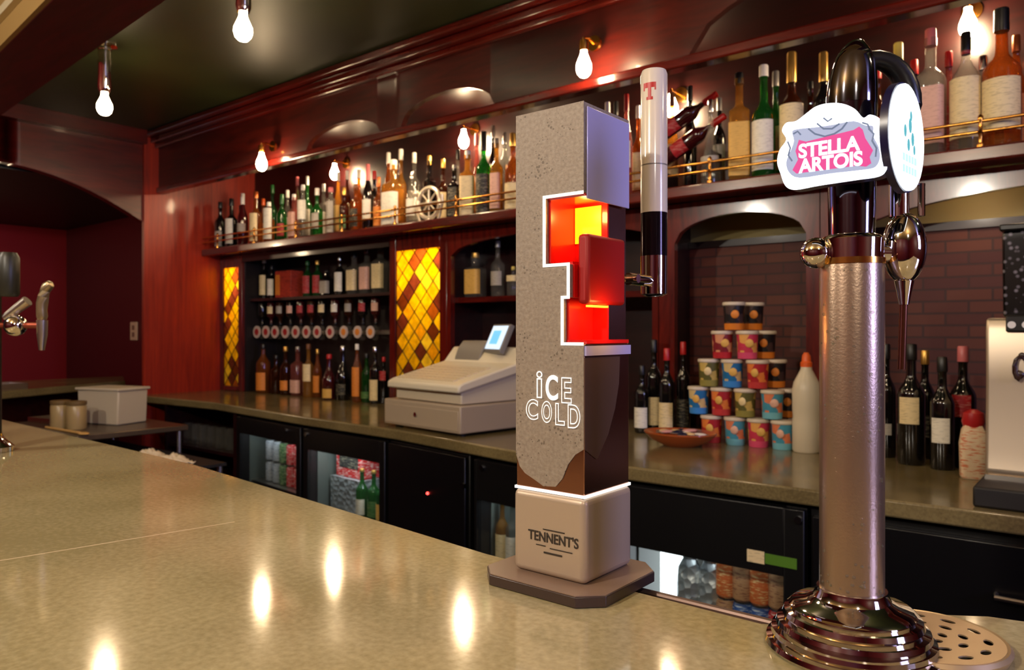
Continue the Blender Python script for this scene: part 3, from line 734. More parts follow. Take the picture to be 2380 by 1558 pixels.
zn = zat(690, onY(1130, YC+.05)[1])
niche(xd+.001, xe, .03, .03, 1.83, 1.915, 'arched wooden niche with one shelf behind the concrete look tap tower', False, zn)
niche(xe+.002, xf, .075, .05, 1.80, 1.905, 'arched brick backed niche behind the pyramid of snack tubs')
niche(xf+.002, .9, .10, .10, 1.76, 1.905, 'arched brick backed niche behind the wine bottles and drinks machine')
# small spot in the last niche
X, d = onY(2253, 2.97); 
sl = thing('niche_spot', 'tiny bright spot lamp at the crown of the wine bottle niche', 'lamp', (X, 3.03, ZH-.001))
MB().lathe([(.03, 0), (.03, -.03), (.024, -.05)], 16).build('housing', brass, sl)
MB().lathe([(.018, -.05), (.02, -.062), (.004, -.07)], 14).build('bulb', lampmat('niche_spot_glow', WARM, 90), sl)
# bottles in niche one
for px, yt, w, sp, g, lb, lz, cp, tx in [(1105, 588, 46, 'square', 'clear', 'yellow', (.08, .62), 'gold', 'square bottle with yellow label on the niche shelf'), (1157, 560, 34, 'whisky', 'clear', 'grey', (.2, .45), 'grey', 'tall clear bottle with grey stopper on the niche shelf'),
   (1193, 620, 30, 'squat', 'clear', 'cream', (.5, .7), 'cream' if False else 'yellow', 'short clear jar with cream band on the niche shelf')]:
    X, d = onY(px, 3.06); bottle('decanter_bottle', tx, (X, 3.06, zn+.0005), zat(yt, d)-zn, w*d/F/2*(.86 if SH[sp][3] else .94), sp, g, lb, lz, cp, .12, 'bottles on the niche shelf')

# ================================================================== UNDER-COUNTER UNITS
# open glass shelf at the far end
p, a, w = seg_unit(372, 538)
t = thing('glass_shelf_unit', 'dark open under-counter unit with rows of upturned glasses', 'cabinet', (p.x, p.y, 0), a)
MB().box(0, .025, 0, .45, 0, .945).box(w-.03, w, 0, .45, 0, .945).box(.025, w-.03, .43, .45, 0, .945).build('carcase', mahogD, t)
for z_ in (.68, .1): MB().box(.025, w-.03, .01, .43, z_, z_+.02).build('shelf', mahogD, t)
for i in range(7):
    x, y = inside(p, a, .14+(w-.26)*i/6, .09)
    tag(MB().lathe([(.034, 0), (.036, .002), (.031, .13), (.002, .131)], 16).build('pint_glass', G['clear']), f'upturned pint glass, {ORD[i]} along the dark unit shelf', 'glass', 'upturned glasses in the dark unit').location = (x, y, .7005)

t, p, a, w, zf = fridge('bottle_fridge', 545, 694, 'black glass door fridge with red cans, next to the dark glass unit', (.42, .84), ((.06, .94),), .8, .555)
for i, (u, cl) in enumerate([(.2, 'silver'), (.31, 'silver'), (.42, 'green'), (.53, 'red'), (.64, 'red'), (.75, 'orange')]):
    for lv in range(2):
        x, y = inside(p, a, w*u, .12)
        can((x, y, zf+.0005+lv*.122), cl, f'{cl} drink can, {ORD[i]} across, {["bottom", "upper"][lv]} layer in the red can fridge', 'cans in the red can fridge', .115, min(.029, w*.053))
flight(p, a, w, .8)
t, p, a, w, zf = fridge('bottle_fridge', 700, 890, 'black glass door fridge with a red carton and green bottles', (.36, .83), ((.06, .94),), .05, .50)
x, y = inside(p, a, w*.27, .2)
rb = thing('drinks_carton', 'red and black drinks carton inside the fridge of green bottles', 'box', (x, y, zf+.18), a)
MB().box(-.11, .11, -.07, .07, .002, .17).build('carton', CAN['red'], rb, bev=.003); MB().box(-.08, .08, -.0715, -.0705, .05, .12).build('printed_panel', L['black'], rb)
x, y = inside(p, a, w*.27, .2)
sup = tag(MB().box(-.13, .13, -.09, .09, 0, .18).build('drinks_crate', foil), 'silver foil wrapped multipack under the red drinks carton', 'multipack'); sup.location = (x, y, zf+.0005); sup.rotation_euler = (0, 0, a)
for i, (u, v) in enumerate([(.5, .1), (.62, .11), (.74, .1), (.6, .2), (.72, .21)]):
    x, y = inside(p, a, w*u, v)
    bottle('beer_bottle', f'green beer bottle, {ORD[i]} in the fridge with the red carton', (x, y, zf+.0005), .25+.02*(i > 2), .03, 'wine', 'green', ['white', 'green', 'yellow', 'grey', 'green'][i], (.12, .42), 'gold', .06, 'green beer bottles in the fridge')
flight(p, a, w, 2.0)
p, a, w = seg_unit(894, 1078)
t = thing('cooler_unit', 'plain black under-counter cooler with a red indicator light', 'cooler', (p.x, p.y, 0), a)
MB().box(0, w, 0, .26, 0, .94).build('body', black, t, bev=.004)
MB().box(.01, w-.01, -.018, -.001, .06, .93).build('door', mat('satin_black_door', lin(11, 10, 13), .3), t, bev=.003)
MB().ball((w*.55, -.02, zat(1138, onY(1005, p.y)[1])), .006, 10).build('indicator', ledred, t)
MB().cyl((w*.97, -.026, .82), (w*.97, -.016, .82), .012, 12).build('lock', ledwhite, t)
t, p, a, w, zf = fridge('bottle_fridge', 1096, 1330, 'black glass door fridge with pale bottles beside the plain cooler', (.30, .78), ((.03, .97),), .1, .50)
for i, (u, g, lb, cp) in enumerate([(.11, 'gold', 'cream', 'gold'), (.22, 'clear', 'white', 'white'), (.33, 'clear', 'grey', 'silver'), (.44, 'dark', 'red', 'red'), (.55, 'dark', 'red', 'black'), (.68, 'brown', 'cream', 'gold'), (.82, 'green', 'white', 'green')]):
    x, y = inside(p, a, w*u, .08)
    bottle('beer_bottle', f'{ {"gold":"golden","clear":"clear","dark":"black","brown":"brown","green":"green"}[g]} bottle with {cp} cap, {ORD[i]} across the fridge beside plain cooler', (x, y, zf+.0005), .27, .026, 'wine', g, lb, (.15, .5), cp, .08, 'bottles in the fridge beside the cooler')
flight(p, a, w, 1.0)
t, p, a, w, zf = fridge('bottle_fridge', 1440, 1868, 'wide black glass door fridge with a green sticker, behind both tap towers', (.33, .74), ((.03, .90),), .97, .47)
dr = [c for c in t.children if c.name.startswith('door')][0]
sx = w*.72
MB().box(sx, sx+.05, -.0225, -.0205, .765, .80).build('price_sticker', L['cream'], dr); MB().box(sx+.052, sx+.14, -.0225, -.0205, .768, .797).build('brand_sticker', mat('green_sticker', lin(86, 130, 40), .4), dr)
x, y = inside(p, a, w*.145, .2)
lt = thing('light_box', 'glowing white light panel at one end inside the wide fridge', 'light panel', (x, y, zf+.0005), a)
MB().box(-.075, .075, 0, .05, 0, .26).build('housing', white, lt); MB().box(-.065, .065, -.003, 0, .01, .25).build('diffuser', lampmat('fridge_panel_glow', (.9, .96, 1, 1), 3), lt)
for i, u in enumerate((.27, .395)):
    x, y = inside(p, a, w*u, .15)
    fb = thing('foil_bag', ['crinkled silver foil bag beside the glowing fridge panel', 'second crinkled silver foil bag, next to the orange cans'][i], 'bag', (x, y, zf+.0005), a, 'foil bags in the wide fridge')
    m = MB()
    m.lathe([(.036, 0), (.044, .03), (.043, .12), (.038, .18), (.022, .21), (.034, .235)], 16, ex=.7); m.build('bag', foil, fb)
    MB().box(-.036, .036, -.004, .004, .215, .235).build('seal_fold', foil, fb)
for i, (u, cl, lv) in enumerate([(.505, 'tan', 0), (.505, 'orange', 1), (.595, 'blue', 0), (.595, 'tan', 1), (.69, 'blue', 0), (.69, 'orange', 1), (.79, 'red', 0), (.79, 'tan', 1), (.53, 'orange', 2)][:8]):
    x, y = inside(p, a, w*u, .13)
    can((x, y, zf+.0005+lv*.122), cl, f'{cl} drink can at the {["bottom", "top"][lv]} of stack {["one", "two", "three", "four"][i//2]} after foil bags', 'cans in the wide fridge', .115, .033)
flight(p, a, w, .5)
# dark drawers at the right end
p, a, w = seg_unit(1876, 2900)
w = .9-p.x-.01
t = thing('drawer_unit', 'black under-counter drawer unit with a steel bar handle', 'drawers', (p.x, p.y, 0), a)
MB().box(0, w, .005, .48, 0, .94).build('body', black, t)
d1 = MB().box(.01, w*.5, -.018, .004, .05, .92).build('drawer', mat('satin_black_door', lin(11, 10, 13), .3), t, bev=.003)
d2 = MB().box(w*.5+.01, w-.01, -.018, .004, .05, .92).build('drawer', mat('satin_black_door', lin(11, 10, 13), .3), t, bev=.003)
hx = onY(2312, p.y-.04)[0]-p.x
MB().tube([(hx, -.018, .80), (hx, -.045, .80), (hx+.26, -.045, .80), (hx+.26, -.018, .80)], .006, 8).build('handle', steel, d1)

# ================================================================== CASH REGISTER
Lx, Ly, _ = onZ(893, 990, ZK); Cx_, Cy_, _ = onZ(1070, 1018, ZK)
ang = math.atan2(Cy_-Ly, Cx_-Lx); W = math.hypot(Cx_-Lx, Cy_-Ly); Dp = .50
cr = thing('cash_register', 'cream cash register with small blue lit screen on the worktop', 'cash register', (Lx, Ly, ZK+.0005), ang)
m = MB()
for fx in (.05, W-.05):
    for fy in (.05, Dp-.05): m.lathe([(.018, 0), (.018, .012)], 12, (fx, fy, 0))
m.build('foot', rubber, cr)
MB().box(0, W, 0, Dp, .012, .125).build('drawer', mat('warm_grey_plastic', lin(176, 158, 134), .4), cr, bev=.006)
MB().box(.012, W-.012, -.003, .001, .022, .104).build('drawer_front', mat('warm_grey_plastic', lin(176, 158, 134), .4), cr, bev=.002)
MB().cyl((W*.45, -.008, .07), (W*.45, -.002, .07), .010, 14).build('drawer_lock', chrome, cr)
MB().prism([(.03, .127), (.03, .178), (.06, .185), (.40, .27), (.46, .27), (.46, .127)], .05, W-.03, 'X').build('lower_body', cream, cr, bev=.006)
deck = MB().prism([(-.005, .176), (-.005, .206), (.02, .218), (.32, .288), (.38, .355), (.48, .355), (.48, .275), (.05, .186)], .03, W-.005, 'X').build('keyboard_deck', mat('pale_cream_plastic', lin(232, 220, 192), .4), cr, bev=.008)
sl = math.atan2(.288-.218, .30); keys = MB()
for i in range(13):
    for j in range(6):
        u = .06+(W-.17)*i/12; v = .04+.036*j; zz = .2195+(v-.02)*math.tan(sl)
        M = Matrix.Translation((u+.02, v, zz)) @ Matrix.Rotation(sl, 4, 'X')
        keys.box(-.013, .013, -.014, .014, -.002, .004, M)
keys.build('keys', mat('key_ivory', lin(224, 208, 176), .45), deck)
MB().prism([(.325, .294), (.35, .352), (.38, .385), (.46, .385), (.48, .356), (.382, .3555)], .10, W*.52, 'X').build('printer_cover', greyp, cr, bev=.006)
MB().cyl((W*.62, .41, .352), (W*.62, .41, .385), .02, 12).build('screen_stem', greyp, cr)
M = Matrix.Translation((W*.67, .36, .398)) @ Matrix.Rotation(math.radians(-18), 4, 'Z') @ Matrix.Rotation(math.radians(-24), 4, 'X')
sc = MB().box(-.092, .092, 0, .025, -.07, .07, M).build('screen', mat('screen_bezel', lin(120, 116, 112), .35), cr, bev=.004)
MB().box(-.080, .080, -.0015, 0, -.054, .060, M).build('display', lampmat('screen_pale_glow', (.72, .86, 1, 1), 1.1), sc)
MB().box(-.05, .03, -.0025, -.0016, -.03, .036, M).build('display_window', lampmat('screen_blue_glow', (.16, .52, .95, 1), 1.2), sc)

# ================================================================== SNACK TUBS
tubw = mat('tub_rim_white', lin(214, 200, 180), .4)
def tubprint(name, base, splash, band):
    m = mat(name, base, .4); k = N(m); co_ = k.coord((1, 1, 1))
    vo = k.new('ShaderNodeTexVoronoi', in_Scale=34.0); k.link(co_, vo.inputs['Vector'])
    sp = k.new('ShaderNodeSeparateXYZ'); tc = k.new('ShaderNodeTexCoord'); k.link(tc.outputs['Object'], sp.inputs[0])
    r = k.ramp(vo.outputs['Color'], [(0, base), (.5, base), (.55, splash), (.8, splash), (.84, band)], 'CONSTANT')
    zr_ = k.ramp(k.math('MULTIPLY', sp.outputs[2], 10), [(0, band), (.22, band), (.25, (0, 0, 0, 1))], 'CONSTANT')
    lt_ = k.math('LESS_THAN', sp.outputs[2], .024)
    mx = k.new('ShaderNodeMix', data_type='RGBA'); k.link(lt_, mx.inputs[0]); k.link(r.outputs[0], mx.inputs[6]); mx.inputs[7].default_value = band
    k.link(mx.outputs[2], k.b.inputs['Base Color']); return m
TP = {'black': tubprint('black_orange_tub', lin(26, 22, 26), lin(70, 50, 50), lin(226, 130, 40)), 'maroon': tubprint('maroon_tub', lin(130, 30, 40), lin(220, 150, 110), lin(190, 40, 50)),
 'pink': tubprint('pink_tub', lin(206, 56, 84), lin(236, 170, 90), lin(226, 80, 120)), 'green': tubprint('olive_green_tub', lin(96, 92, 44), lin(206, 176, 96), lin(150, 140, 70)),
 'blue': tubprint('blue_tub', lin(28, 110, 170), lin(216, 190, 130), lin(60, 140, 220)), 'red': tubprint('red_tub', lin(176, 34, 44), lin(232, 130, 60), lin(200, 60, 60)), 'sky': tubprint('sky_blue_tub', lin(70, 150, 180), lin(226, 130, 90), lin(120, 190, 210))}
TH, TR = .104, .0405
tubs = [(0, 1706, 'black', 0), (0, 1750, 'black', 1), (1, 1679, 'maroon', 0), (1, 1737, 'pink', 0), (1, 1778, 'black', 1), (2, 1648, 'green', 0), (2, 1702, 'blue', 0), (2, 1761, 'red', 0), (2, 1802, 'black', 1),
 (3, 1624, 'blue', 0), (3, 1677, 'red', 0), (3, 1732, 'green', 0), (3, 1795, 'sky', 0), (3, 1835, 'black', 1), (4, 1654, 'red', 0), (4, 1709, 'sky', 0), (4, 1763, 'pink', 0), (4, 1819, 'sky', 0), (4, 1860, 'black', 1)]
rows = ['top', 'second', 'third', 'fourth', 'bottom']; cnt = {}
for r, px, cl, bk in tubs:
    Y = 2.75+.095*bk
    X, d = onY(px, 2.75)
    if bk: X = onY(px, Y)[0]
    kk = (r, bk); cnt[kk] = cnt.get(kk, 0)+1
    z = ZK+.0005+(4-r)*(TH+.0045)
    nm = {'black': 'black and orange', 'green': 'olive green', 'sky': 'sky blue'}.get(cl, cl)
    t = thing('snack_tub', f'{nm} snack tub, {ORD[cnt[kk]-1]} in the {rows[r]} row of the {"rear" if bk else "front"} stack', 'tub', (X, Y, z), random.uniform(-.3, .3), 'snack tubs stacked in a pyramid')
    MB().lathe([(TR*.84, 0), (TR*.86, .003), (TR*.97, TH-.012)], 24).build('cup', TP[cl], t)
    MB().lathe([(TR*1.0, TH-.013), (TR*1.06, TH-.010), (TR*1.06, TH-.004), (TR*1.03, TH), (TR*.9, TH+.001)], 24).build('lid', tubw, t)
    b = MB(); f = -PI/2+.35     # oval panel on the print
    b.ball((TR*.93*math.cos(f), TR*.93*math.sin(f), TH*.56), TR*.5, 10, .8, .25, .8); 
    b.build('print_panel', {'black': L['orange'], 'green': L['cream'], 'blue': L['yellow'], 'sky': L['pink']}.get(cl, L['yellow']), t)

# squeeze bottles
def squeeze(px, Y, yt, w, label):
    X, d = onY(px, Y); h = zat(yt, d)-ZK; r = w*d/F/2
    t = thing('squeeze_bottle', label, 'bottle', (X, Y, ZK+.0005), 0, 'white squeeze bottles')
    MB().lathe([(r*.92, 0), (r, .006), (r, h*.3), (r*.95, h*.36), (r, h*.42), (r*1.02, h*.62), (r*.9, h*.70), (r*.6, h*.78), (r*.42, h*.83), (r*.4, h*.86)], 22).build('body', mat('milky_white_plastic', lin(214, 202, 178), .35), t)
    MB().lathe([(r*.42, h*.855), (r*.42, h*.90), (r*.34, h*.91), (r*.30, h*.97), (r*.16, h)], 16).build('cap', CAP['orange'], t)
squeeze(1874, 2.74, 820, 62, 'white squeeze bottle with orange cap beside the snack tub pyramid')
squeeze(1944, 2.80, 838, 58, 'second white squeeze bottle, mostly hidden behind the tap column')

# bowl with sachets
Y = 2.585; X, d = onY(1580, Y)
bw = thing('bowl', 'terracotta dish full of sachets in front of the snack tubs', 'bowl', (X, Y, ZK+.0005))
R = 86*d/F
terr = mat('terracotta_glaze', lin(170, 80, 34), .3, 0, .4)
MB().lathe([(R*.45, 0), (R*.5, .004), (R*.8, .022), (R*1.0, .048), (R*1.0, .053), (R*.95, .05), (R*.7, .03), (R*.3, .022), (.001, .021)], 32, cap=False, ex=.78).build('dish', terr, bw)
sachm = [mat('sachet_'+n, c, .3) for n, c in (('white', lin(232, 224, 210)), ('cream', lin(232, 196, 140)), ('navy', lin(26, 30, 60)), ('pink', lin(220, 160, 150)))]
for i in range(12):
    a = i*2.4; rr = R*.62*math.sqrt((i+.5)/12)
    t = thing('sachet', f'small {["white", "cream", "dark blue", "pale pink"][i % 4]} sachet, {ORD[i]} in the heap filling the terracotta dish', 'sachet', (X+rr*math.cos(a), Y+rr*math.sin(a)*.66, ZK+.034+.012*(1-rr/R)+.003*(i % 4)), a, 'sachets in the terracotta dish')
    M = Matrix.Rotation(random.uniform(-.3, .3), 4, 'X') @ Matrix.Rotation(random.uniform(-.3, .3), 4, 'Y')
    MB().ball((0, 0, .006), .03, 8, 1.0, .62, .22).build('packet', sachm[i % 4], t)
    MB().box(-.036, -.026, -.016, .016, .004, .0065).box(.026, .036, -.016, .016, .004, .0065).build('crimp', mat('sachet_seal', lin(120, 110, 100), .3), t)

# dark bottles to the side of the bowl
for i, (px, py, yt, w, cp, lb, tx) in enumerate([(1492, 985, 850, 36, 'black', 'white', 'black bottle with white low label'), (1520, 985, 790, 40, 'black', 'cream', 'black bottle with cream low label'), (1550, 985, 810, 38, 'red', 'cream', 'black bottle with red cap and cream label'), (1588, 985, 795, 34, 'red', 'black', 'black bottle with red cap and black label')]):
    Y = [2.82, 2.88, 2.81, 2.90][i]; X, d = onY(px, Y)
    bottle('wine_bottle', tx+' behind the terracotta dish', (X, Y, ZK+.0005), zat(yt, d)-ZK, w*d/F/2*.95, 'wine', 'dark', lb, (.08, .38), cp, .14, 'wine bottles behind the terracotta dish')
# wine bottles by the drinks machine
for i, (px, Y, yt, w, lb, lz, cp, tx) in enumerate([(2060, 2.80, 800, 44, 'grey', (.2, .3), 'black', 'black wine bottle half hidden behind the tap column'), (2118, 2.70, 800, 62, 'cream', (.34, .56), 'black', 'black wine bottle with square cream label'), (2150, 2.86, 815, 46, 'black', (.2, .4), 'gold', 'black wine bottle with gold neck behind the cream labelled one'),
   (2190, 2.66, 830, 56, 'white', (.24, .46), 'black', 'black wine bottle with white shield label'), (2238, 2.74, 805, 58, 'red', (.42, .6), 'pink', 'black wine bottle with red label and pink capsule')]):
    X, d = onY(px, Y)
    bottle('wine_bottle', tx, (X, Y, ZK+.0005), zat(yt, d)-ZK, w*d/F/2*.95, 'wine', 'dark', lb, lz, cp, .13, 'wine bottles beside the drinks machine', wrap=.75)
X, d = onY(2262, 2.55)
jr = thing('juice_carton', 'white and orange carton with red cap beside the drinks machine', 'carton', (X, 2.55, ZK+.0005), .2)
MB().lathe([(.03, 0), (.034, .006), (.036, .10), (.03, .14), (.018, .165)], 18, sq=.3).build('body', paper('white_orange_print', lin(232, 206, 170), lin(214, 100, 50), 40, .9), jr)
MB().lathe([(.026, .15), (.03, .165), (.026, .19), (.01, .2)], 16).build('cap', CAP['red'], jr)

# ================================================================== DRINKS MACHINE
mx0 = onY(2290, 2.27)[0]; 
dm = thing('coffee_machine', 'brushed silver drinks machine on a black base at the worktop end', 'coffee machine', (mx0, 2.27, ZK+.0005))
MB().box(-.01, .40, -.14, .40, 0, .05).build('base', rubber, dm, bev=.006)
mh = zat(740, onY(2290, 2.27)[1])-ZK
silver = mat('satin_silver_panel', lin(206, 190, 168), .38, .85)
prof = [(.0, .055), (-.012, .07), (-.004, .12), (.008, .3), (.0, mh-.03), (.012, mh), (.38, mh), (.38, .055)]
MB().prism(prof, 0, .40, 'X').build('body', silver, dm, bev=.008, seg=3)
MB().box(0.0, .40, -.014, .002, .05, .062).build('front_lip', chrome, dm)
MB().box(.045, .40, -.012, .004, mh-.035, mh+.005).build('control_panel', blackp, dm, bev=.003)
m = MB()
for q in range(4): m.cyl((.058+.03*q, -.016, mh-.018), (.058+.03*q, -.011, mh-.018), .009, 14)
m.build('buttons', white, dm)
beans = mat('coffee_beans_dark', lin(44, 30, 24), .25); k = N(beans); vo = k.new('ShaderNodeTexVoronoi', in_Scale=60.0); k.link(k.coord(), vo.inputs['Vector'])
k.link(k.ramp(vo.outputs['Distance'], [(.1, lin(130, 124, 130)), (.35, lin(16, 14, 15))]).outputs[0], k.b.inputs['Base Color'])
MB().prism([(.03, mh+.002), (.01, mh+.2), (.01, mh+.22), (.34, mh+.22), (.34, mh+.002)], .035, .40, 'X').build('hopper', beans, dm, bev=.006)
MB().box(.03, .41, .0, .35, mh+.221, mh+.238).build('hopper_lid', blackp, dm, bev=.004)
em = MB(); ex, ez = .075, mh-.125
em.tube([(ex+.012*math.cos(t*.6), -.006+.0, ez+.028*math.sin(t*.6)+.0) for t in range(0, 9)], [.0015+.0008*t for t in range(9)], 8)
em.ball((ex+.004, -.004, ez+.03), .008, 8, 1, .4, 1).ball((ex-.002, -.004, ez-.018), .011, 8, 1, .4, 1)
em.build('emblem', mat('dark_emblem', lin(50, 26, 18), .3), dm)

# ================================================================== FRONT BAR
be = [(-5.0, .93), (-3.2, .845), (-2.69, .822), (-1.47, .79), (-.95, .735), (-.60, .698), (-.26, .692), (-.215, .72), (-.17, .80), (-.10, .845), (.05, .88), (1.2, .93)]
poly = be+[(1.2, -.02), (-5.0, -.02)]
bar = thing('bar_counter', 'broad polished stone bar counter carrying the beer taps', 'bar counter', (-1.9, .4, 0))
bt = MB().prism(poly, ZB-.04, ZB, 'Z').build('bar_top', barstone, bar, True, bev=.006)
MB().prism([(-4.95, .80), (-1.47, .70), (-.6, .62), (-.2, .62), (1.15, .72), (1.15, .12), (-4.95, .12)], 0.0, ZB-.041, 'Z').build('bar_body', mahogD, bar, True)
p0 = onZ(0, 1303, ZB+.0004); p1 = onZ(545, 1213, ZB+.0004)
MB().cyl((p0[0]+(p0[0]-p1[0])*.25, p0[1]+(p0[1]-p1[1])*.25, ZB-.0009), (p1[0], p1[1], ZB-.0009), .0013, 6).build('slab_joint', mat('pale_joint', lin(214, 190, 150), .4), bar, True)
# speed rail below the bar edge
rl = thing('speed_rail', 'steel speed rail hung under the bar edge between the tap towers', 'rail', (-.32, .72, 1.08))
MB().box(-.405, -.225, .699, .716, 1.128, 1.1345).build('ledge', mat('dull_rail_steel', lin(120, 100, 92), .45, .8), rl, True)
MB().tube([(-.41, .722, 1.139), (-.225, .722, 1.139)], .004, 10).build('rail_tube', mat('dull_rail_steel', lin(120, 100, 92), .45, .8), rl, True)
for x_ in (-.39, -.31, -.24): MB().box(x_-.006, x_+.006, .696, .722, 1.120, 1.128).build('bracket', steel, rl, True)

# ---------------- concrete look tap tower
TX0, TX1, TY0, TY1 = -.512, -.424, .641, .730
def tz(y): return ZC+(HY-y)*.765/F
tt = thing('beer_tap_tower', 'square concrete look beer tap tower with a lit red letter recess', 'beer tap', (-.468, .686, ZB+.0005))
frost = mat('frosted_concrete_finish', lin(136, 122, 108), .55, .15)
k = N(frost); co_ = k.coord()
n1 = k.new('ShaderNodeTexNoise', in_Scale=260.0, in_Detail=2.0); k.link(co_, n1.inputs['Vector'])
v1 = k.new('ShaderNodeTexVoronoi', in_Scale=230.0); k.link(co_, v1.inputs['Vector'])
n2 = k.new('ShaderNodeTexNoise', in_Scale=40.0, in_Detail=3.0); k.link(co_, n2.inputs['Vector'])
sp = k.new('ShaderNodeSeparateXYZ'); k.link(co_, sp.inputs[0])
pit = k.math('LESS_THAN', v1.outputs['Distance'], k.math('MULTIPLY', k.math('SUBTRACT', n2.outputs['Fac'], .42), 1.3))
base = k.ramp(n1.outputs['Fac'], [(.3, lin(138, 124, 112)), (.7, lin(158, 145, 132))])
mx = k.new('ShaderNodeMix', data_type='RGBA'); k.link(k.math('MULTIPLY', pit, .65), mx.inputs[0]); k.link(base.outputs[0], mx.inputs[6]); mx.inputs[7].default_value = lin(84, 72, 62)
k.link(mx.outputs[2], k.b.inputs['Base Color'])
bp = k.new('ShaderNodeBump', in_Strength=.35, in_Distance=.001); k.link(k.math('SUBTRACT', n1.outputs['Fac'], k.math('MULTIPLY', pit, .5)), bp.inputs['Height']); k.link(bp.outputs[0], k.b.inputs['Normal'])
def fx(px): return onY(px, TY0)[0]
zt, z1, z2, z3, z4 = tz(236), tz(447), tz(612), tz(690), tz(800)   # top, bar top, bar bottom, stem bottom, serif bottom
zbase, zled = tz(1206), tz(1160)
xA, xB, xC = fx(1270), fx(1326), fx(1312)
body = MB()
body.box(TX0, TX1, TY0, TY1, z1, zt)
body.box(TX0, xA, TY0, TY1, z2, z1)
body.box(TX0, xB, TY0, TY1, z3, z2).box(TX0, xC, TY0, TY1, z4, z3)
body.build('body', frost, tt, True)
xs0, xs1 = TX0, TX1
mel = [(0, 1075), (.06, 1105), (.14, 1120), (.28, 1132), (.42, 1145), (.6, 1142), (.7, 1120), (.78, 1085), (.88, 1060), (1, 1045)]
fp = [(TX0, zt+.0006), (TX0, tz(1075))]+[(xs0+(xs1-xs0)*u, tz(y)) for u, y in mel[1:]]+[(TX1, z4), (xC, z4), (xC, z3), (xB, z3), (xB, z2), (xA, z2), (xA, z1), (TX1, z1), (TX1, zt+.0006)]
MB().prism(fp, TY0-.0012, TY0-.0001, 'Y').build('front_panel', frost, tt, True)
sfp = [(TY0-.001, z4-.014), (TY0+.068, z4-.014), (TY0+.066, tz(900)), (TY0+.058, tz(960)), (TY0+.044, tz(1020)), (TY0+.022, tz(1075)), (TY0-.001, tz(1045))]
MB().prism(sfp, TX1+.0002, TX1+.0012, 'X').build('side_reflection_patch', mat('painted_reflection_steel', lin(168, 138, 124), .34, .9), tt, True)  # taupe patch painted in for the surroundings reflected on the steel
MB().box(TX1+.0002, TX1+.002, TY0+.003, TY1-.002, z1-.006, zt-.004).build('side_plate', mat('painted_blue_light_plate', lin(188, 184, 238), .25, .1, .4), tt, True, bev=.0008)  # lavender colour stands in for bluish light reflected on this face
bronze = mat('dark_polished_steel', lin(176, 128, 108), .2, 1)
lower = MB().box(TX0, TX1, TY0, TY1, zled, z4).build('lower_shaft', bronze, tt, True, bev=.001)
MB().box(xA, TX1-.004, .6931, TY1, z4, z1).build('rear_core', bronze, tt, True)
# red lining of the recess
redp = mat('red_gloss_plastic', lin(214, 20, 14), .3, 0, .3)
lin_ = MB()
lin_.box(xA, xA+.003, TY0+.004, .6928, z2, z1-.003).box(xA+.003, TX1-.003, .690, .6929, z4+.003, z1-.003).box(xA, TX1-.0005, TY0+.003, TY1-.002, z1-.003, z1-.0002)
lin_.box(xA, xB, TY0+.004, .69, z2-.0, z2+.003).box(xB-.0, xB+.002, TY0+.004, .69, z3, z2).box(xC, xC+.003, TY0+.004, .69, z4+.003, z3).box(xC, TX1+.001, TY0+.003, TY1-.002, z4+.0002, z4+.004)
lin_.build('recess_lining', redp, tt, True)
MB().box(fx(1334), TX1+.001, TY0+.006, TY1-.008, tz(706), tz(540)).build('letter_block', mat('deep_red_block', lin(158, 8, 6), .5), tt, True, bev=.004)
yk = .6898
MB().box(max(xA+.004, onY(1322, yk)[0]), onY(1398, yk)[0], yk-.0012, yk-.0002, zat(560, .80), zat(474, .80)).build('light_panel', lampmat('yellow_panel_glow', (1, .70, .01, 1), 1.25), tt, True)
yj = .689
MB().box(fx(1356), TX1-.006, TY0+.012, yj, tz(713), tz(708)).build('light_strip', lampmat('orange_strip_glow', (1, .5, .03, 1), 2.0), tt, True)
lp = bpy.data.lights.new('recess_light', 'POINT'); lp.energy = .10; lp.color = (1, .5, .12); lp.shadow_soft_size = .006
lo = bpy.data.objects.new('recess_light', lp); C.objects.link(lo); lo.location = (xA+.03, TY0+.03, z1-.016)
lo2 = bpy.data.objects.new('recess_light', lp); C.objects.link(lo2); lo2.location = (xC+.045, TY0+.03, tz(732))
# white outline of the letter on the front
ol = MB(); wd = .0032; yy0, yy1 = TY0-.0024, TY0-.0012
pts = [(TX1, z1), (xA, z1), (xA, z2), (xB, z2), (xB, z3), (xC, z3), (xC, z4), (TX1, z4)]
def seg(a, b):
    x0, x1 = sorted((a[0], b[0])); zz0, zz1 = sorted((a[1], b[1]))
    ol.box(x0-wd, x1 if x1 == TX1 else x1+0, yy0, yy1, zz0-wd*.5, zz1+wd*.5) if a[1] == b[1] else ol.box(x0-wd, x1, yy0, yy1, zz0, zz1)
for a_, b_ in zip(pts[:-1], pts[1:]): seg(a_, b_)
ol.build('letter_outline', lampmat('outline_white_glow', (1, .93, .8, 1), 1.3), tt, True)
MB().box(TX1-.001, TX1+.0025, TY0, TY1, z4-.012, z4-.002).build('side_trim', mat('painted_blue_light_plate', lin(188, 184, 238), .25), tt, True)
whitel = lampmat('white_print', (1, .95, .88, 1), .75)
MC['white_print'].node_tree.nodes['Principled BSDF'].inputs['Base Color'].default_value = (.8, .78, .74, 1)
def ftx(px0, px1, y0, y1, d=.787):   # rectangle on the tower front from picture extents
    return fx(px0), fx(px1), ZC+(HY-y1)*d/F, ZC+(HY-y0)*d/F
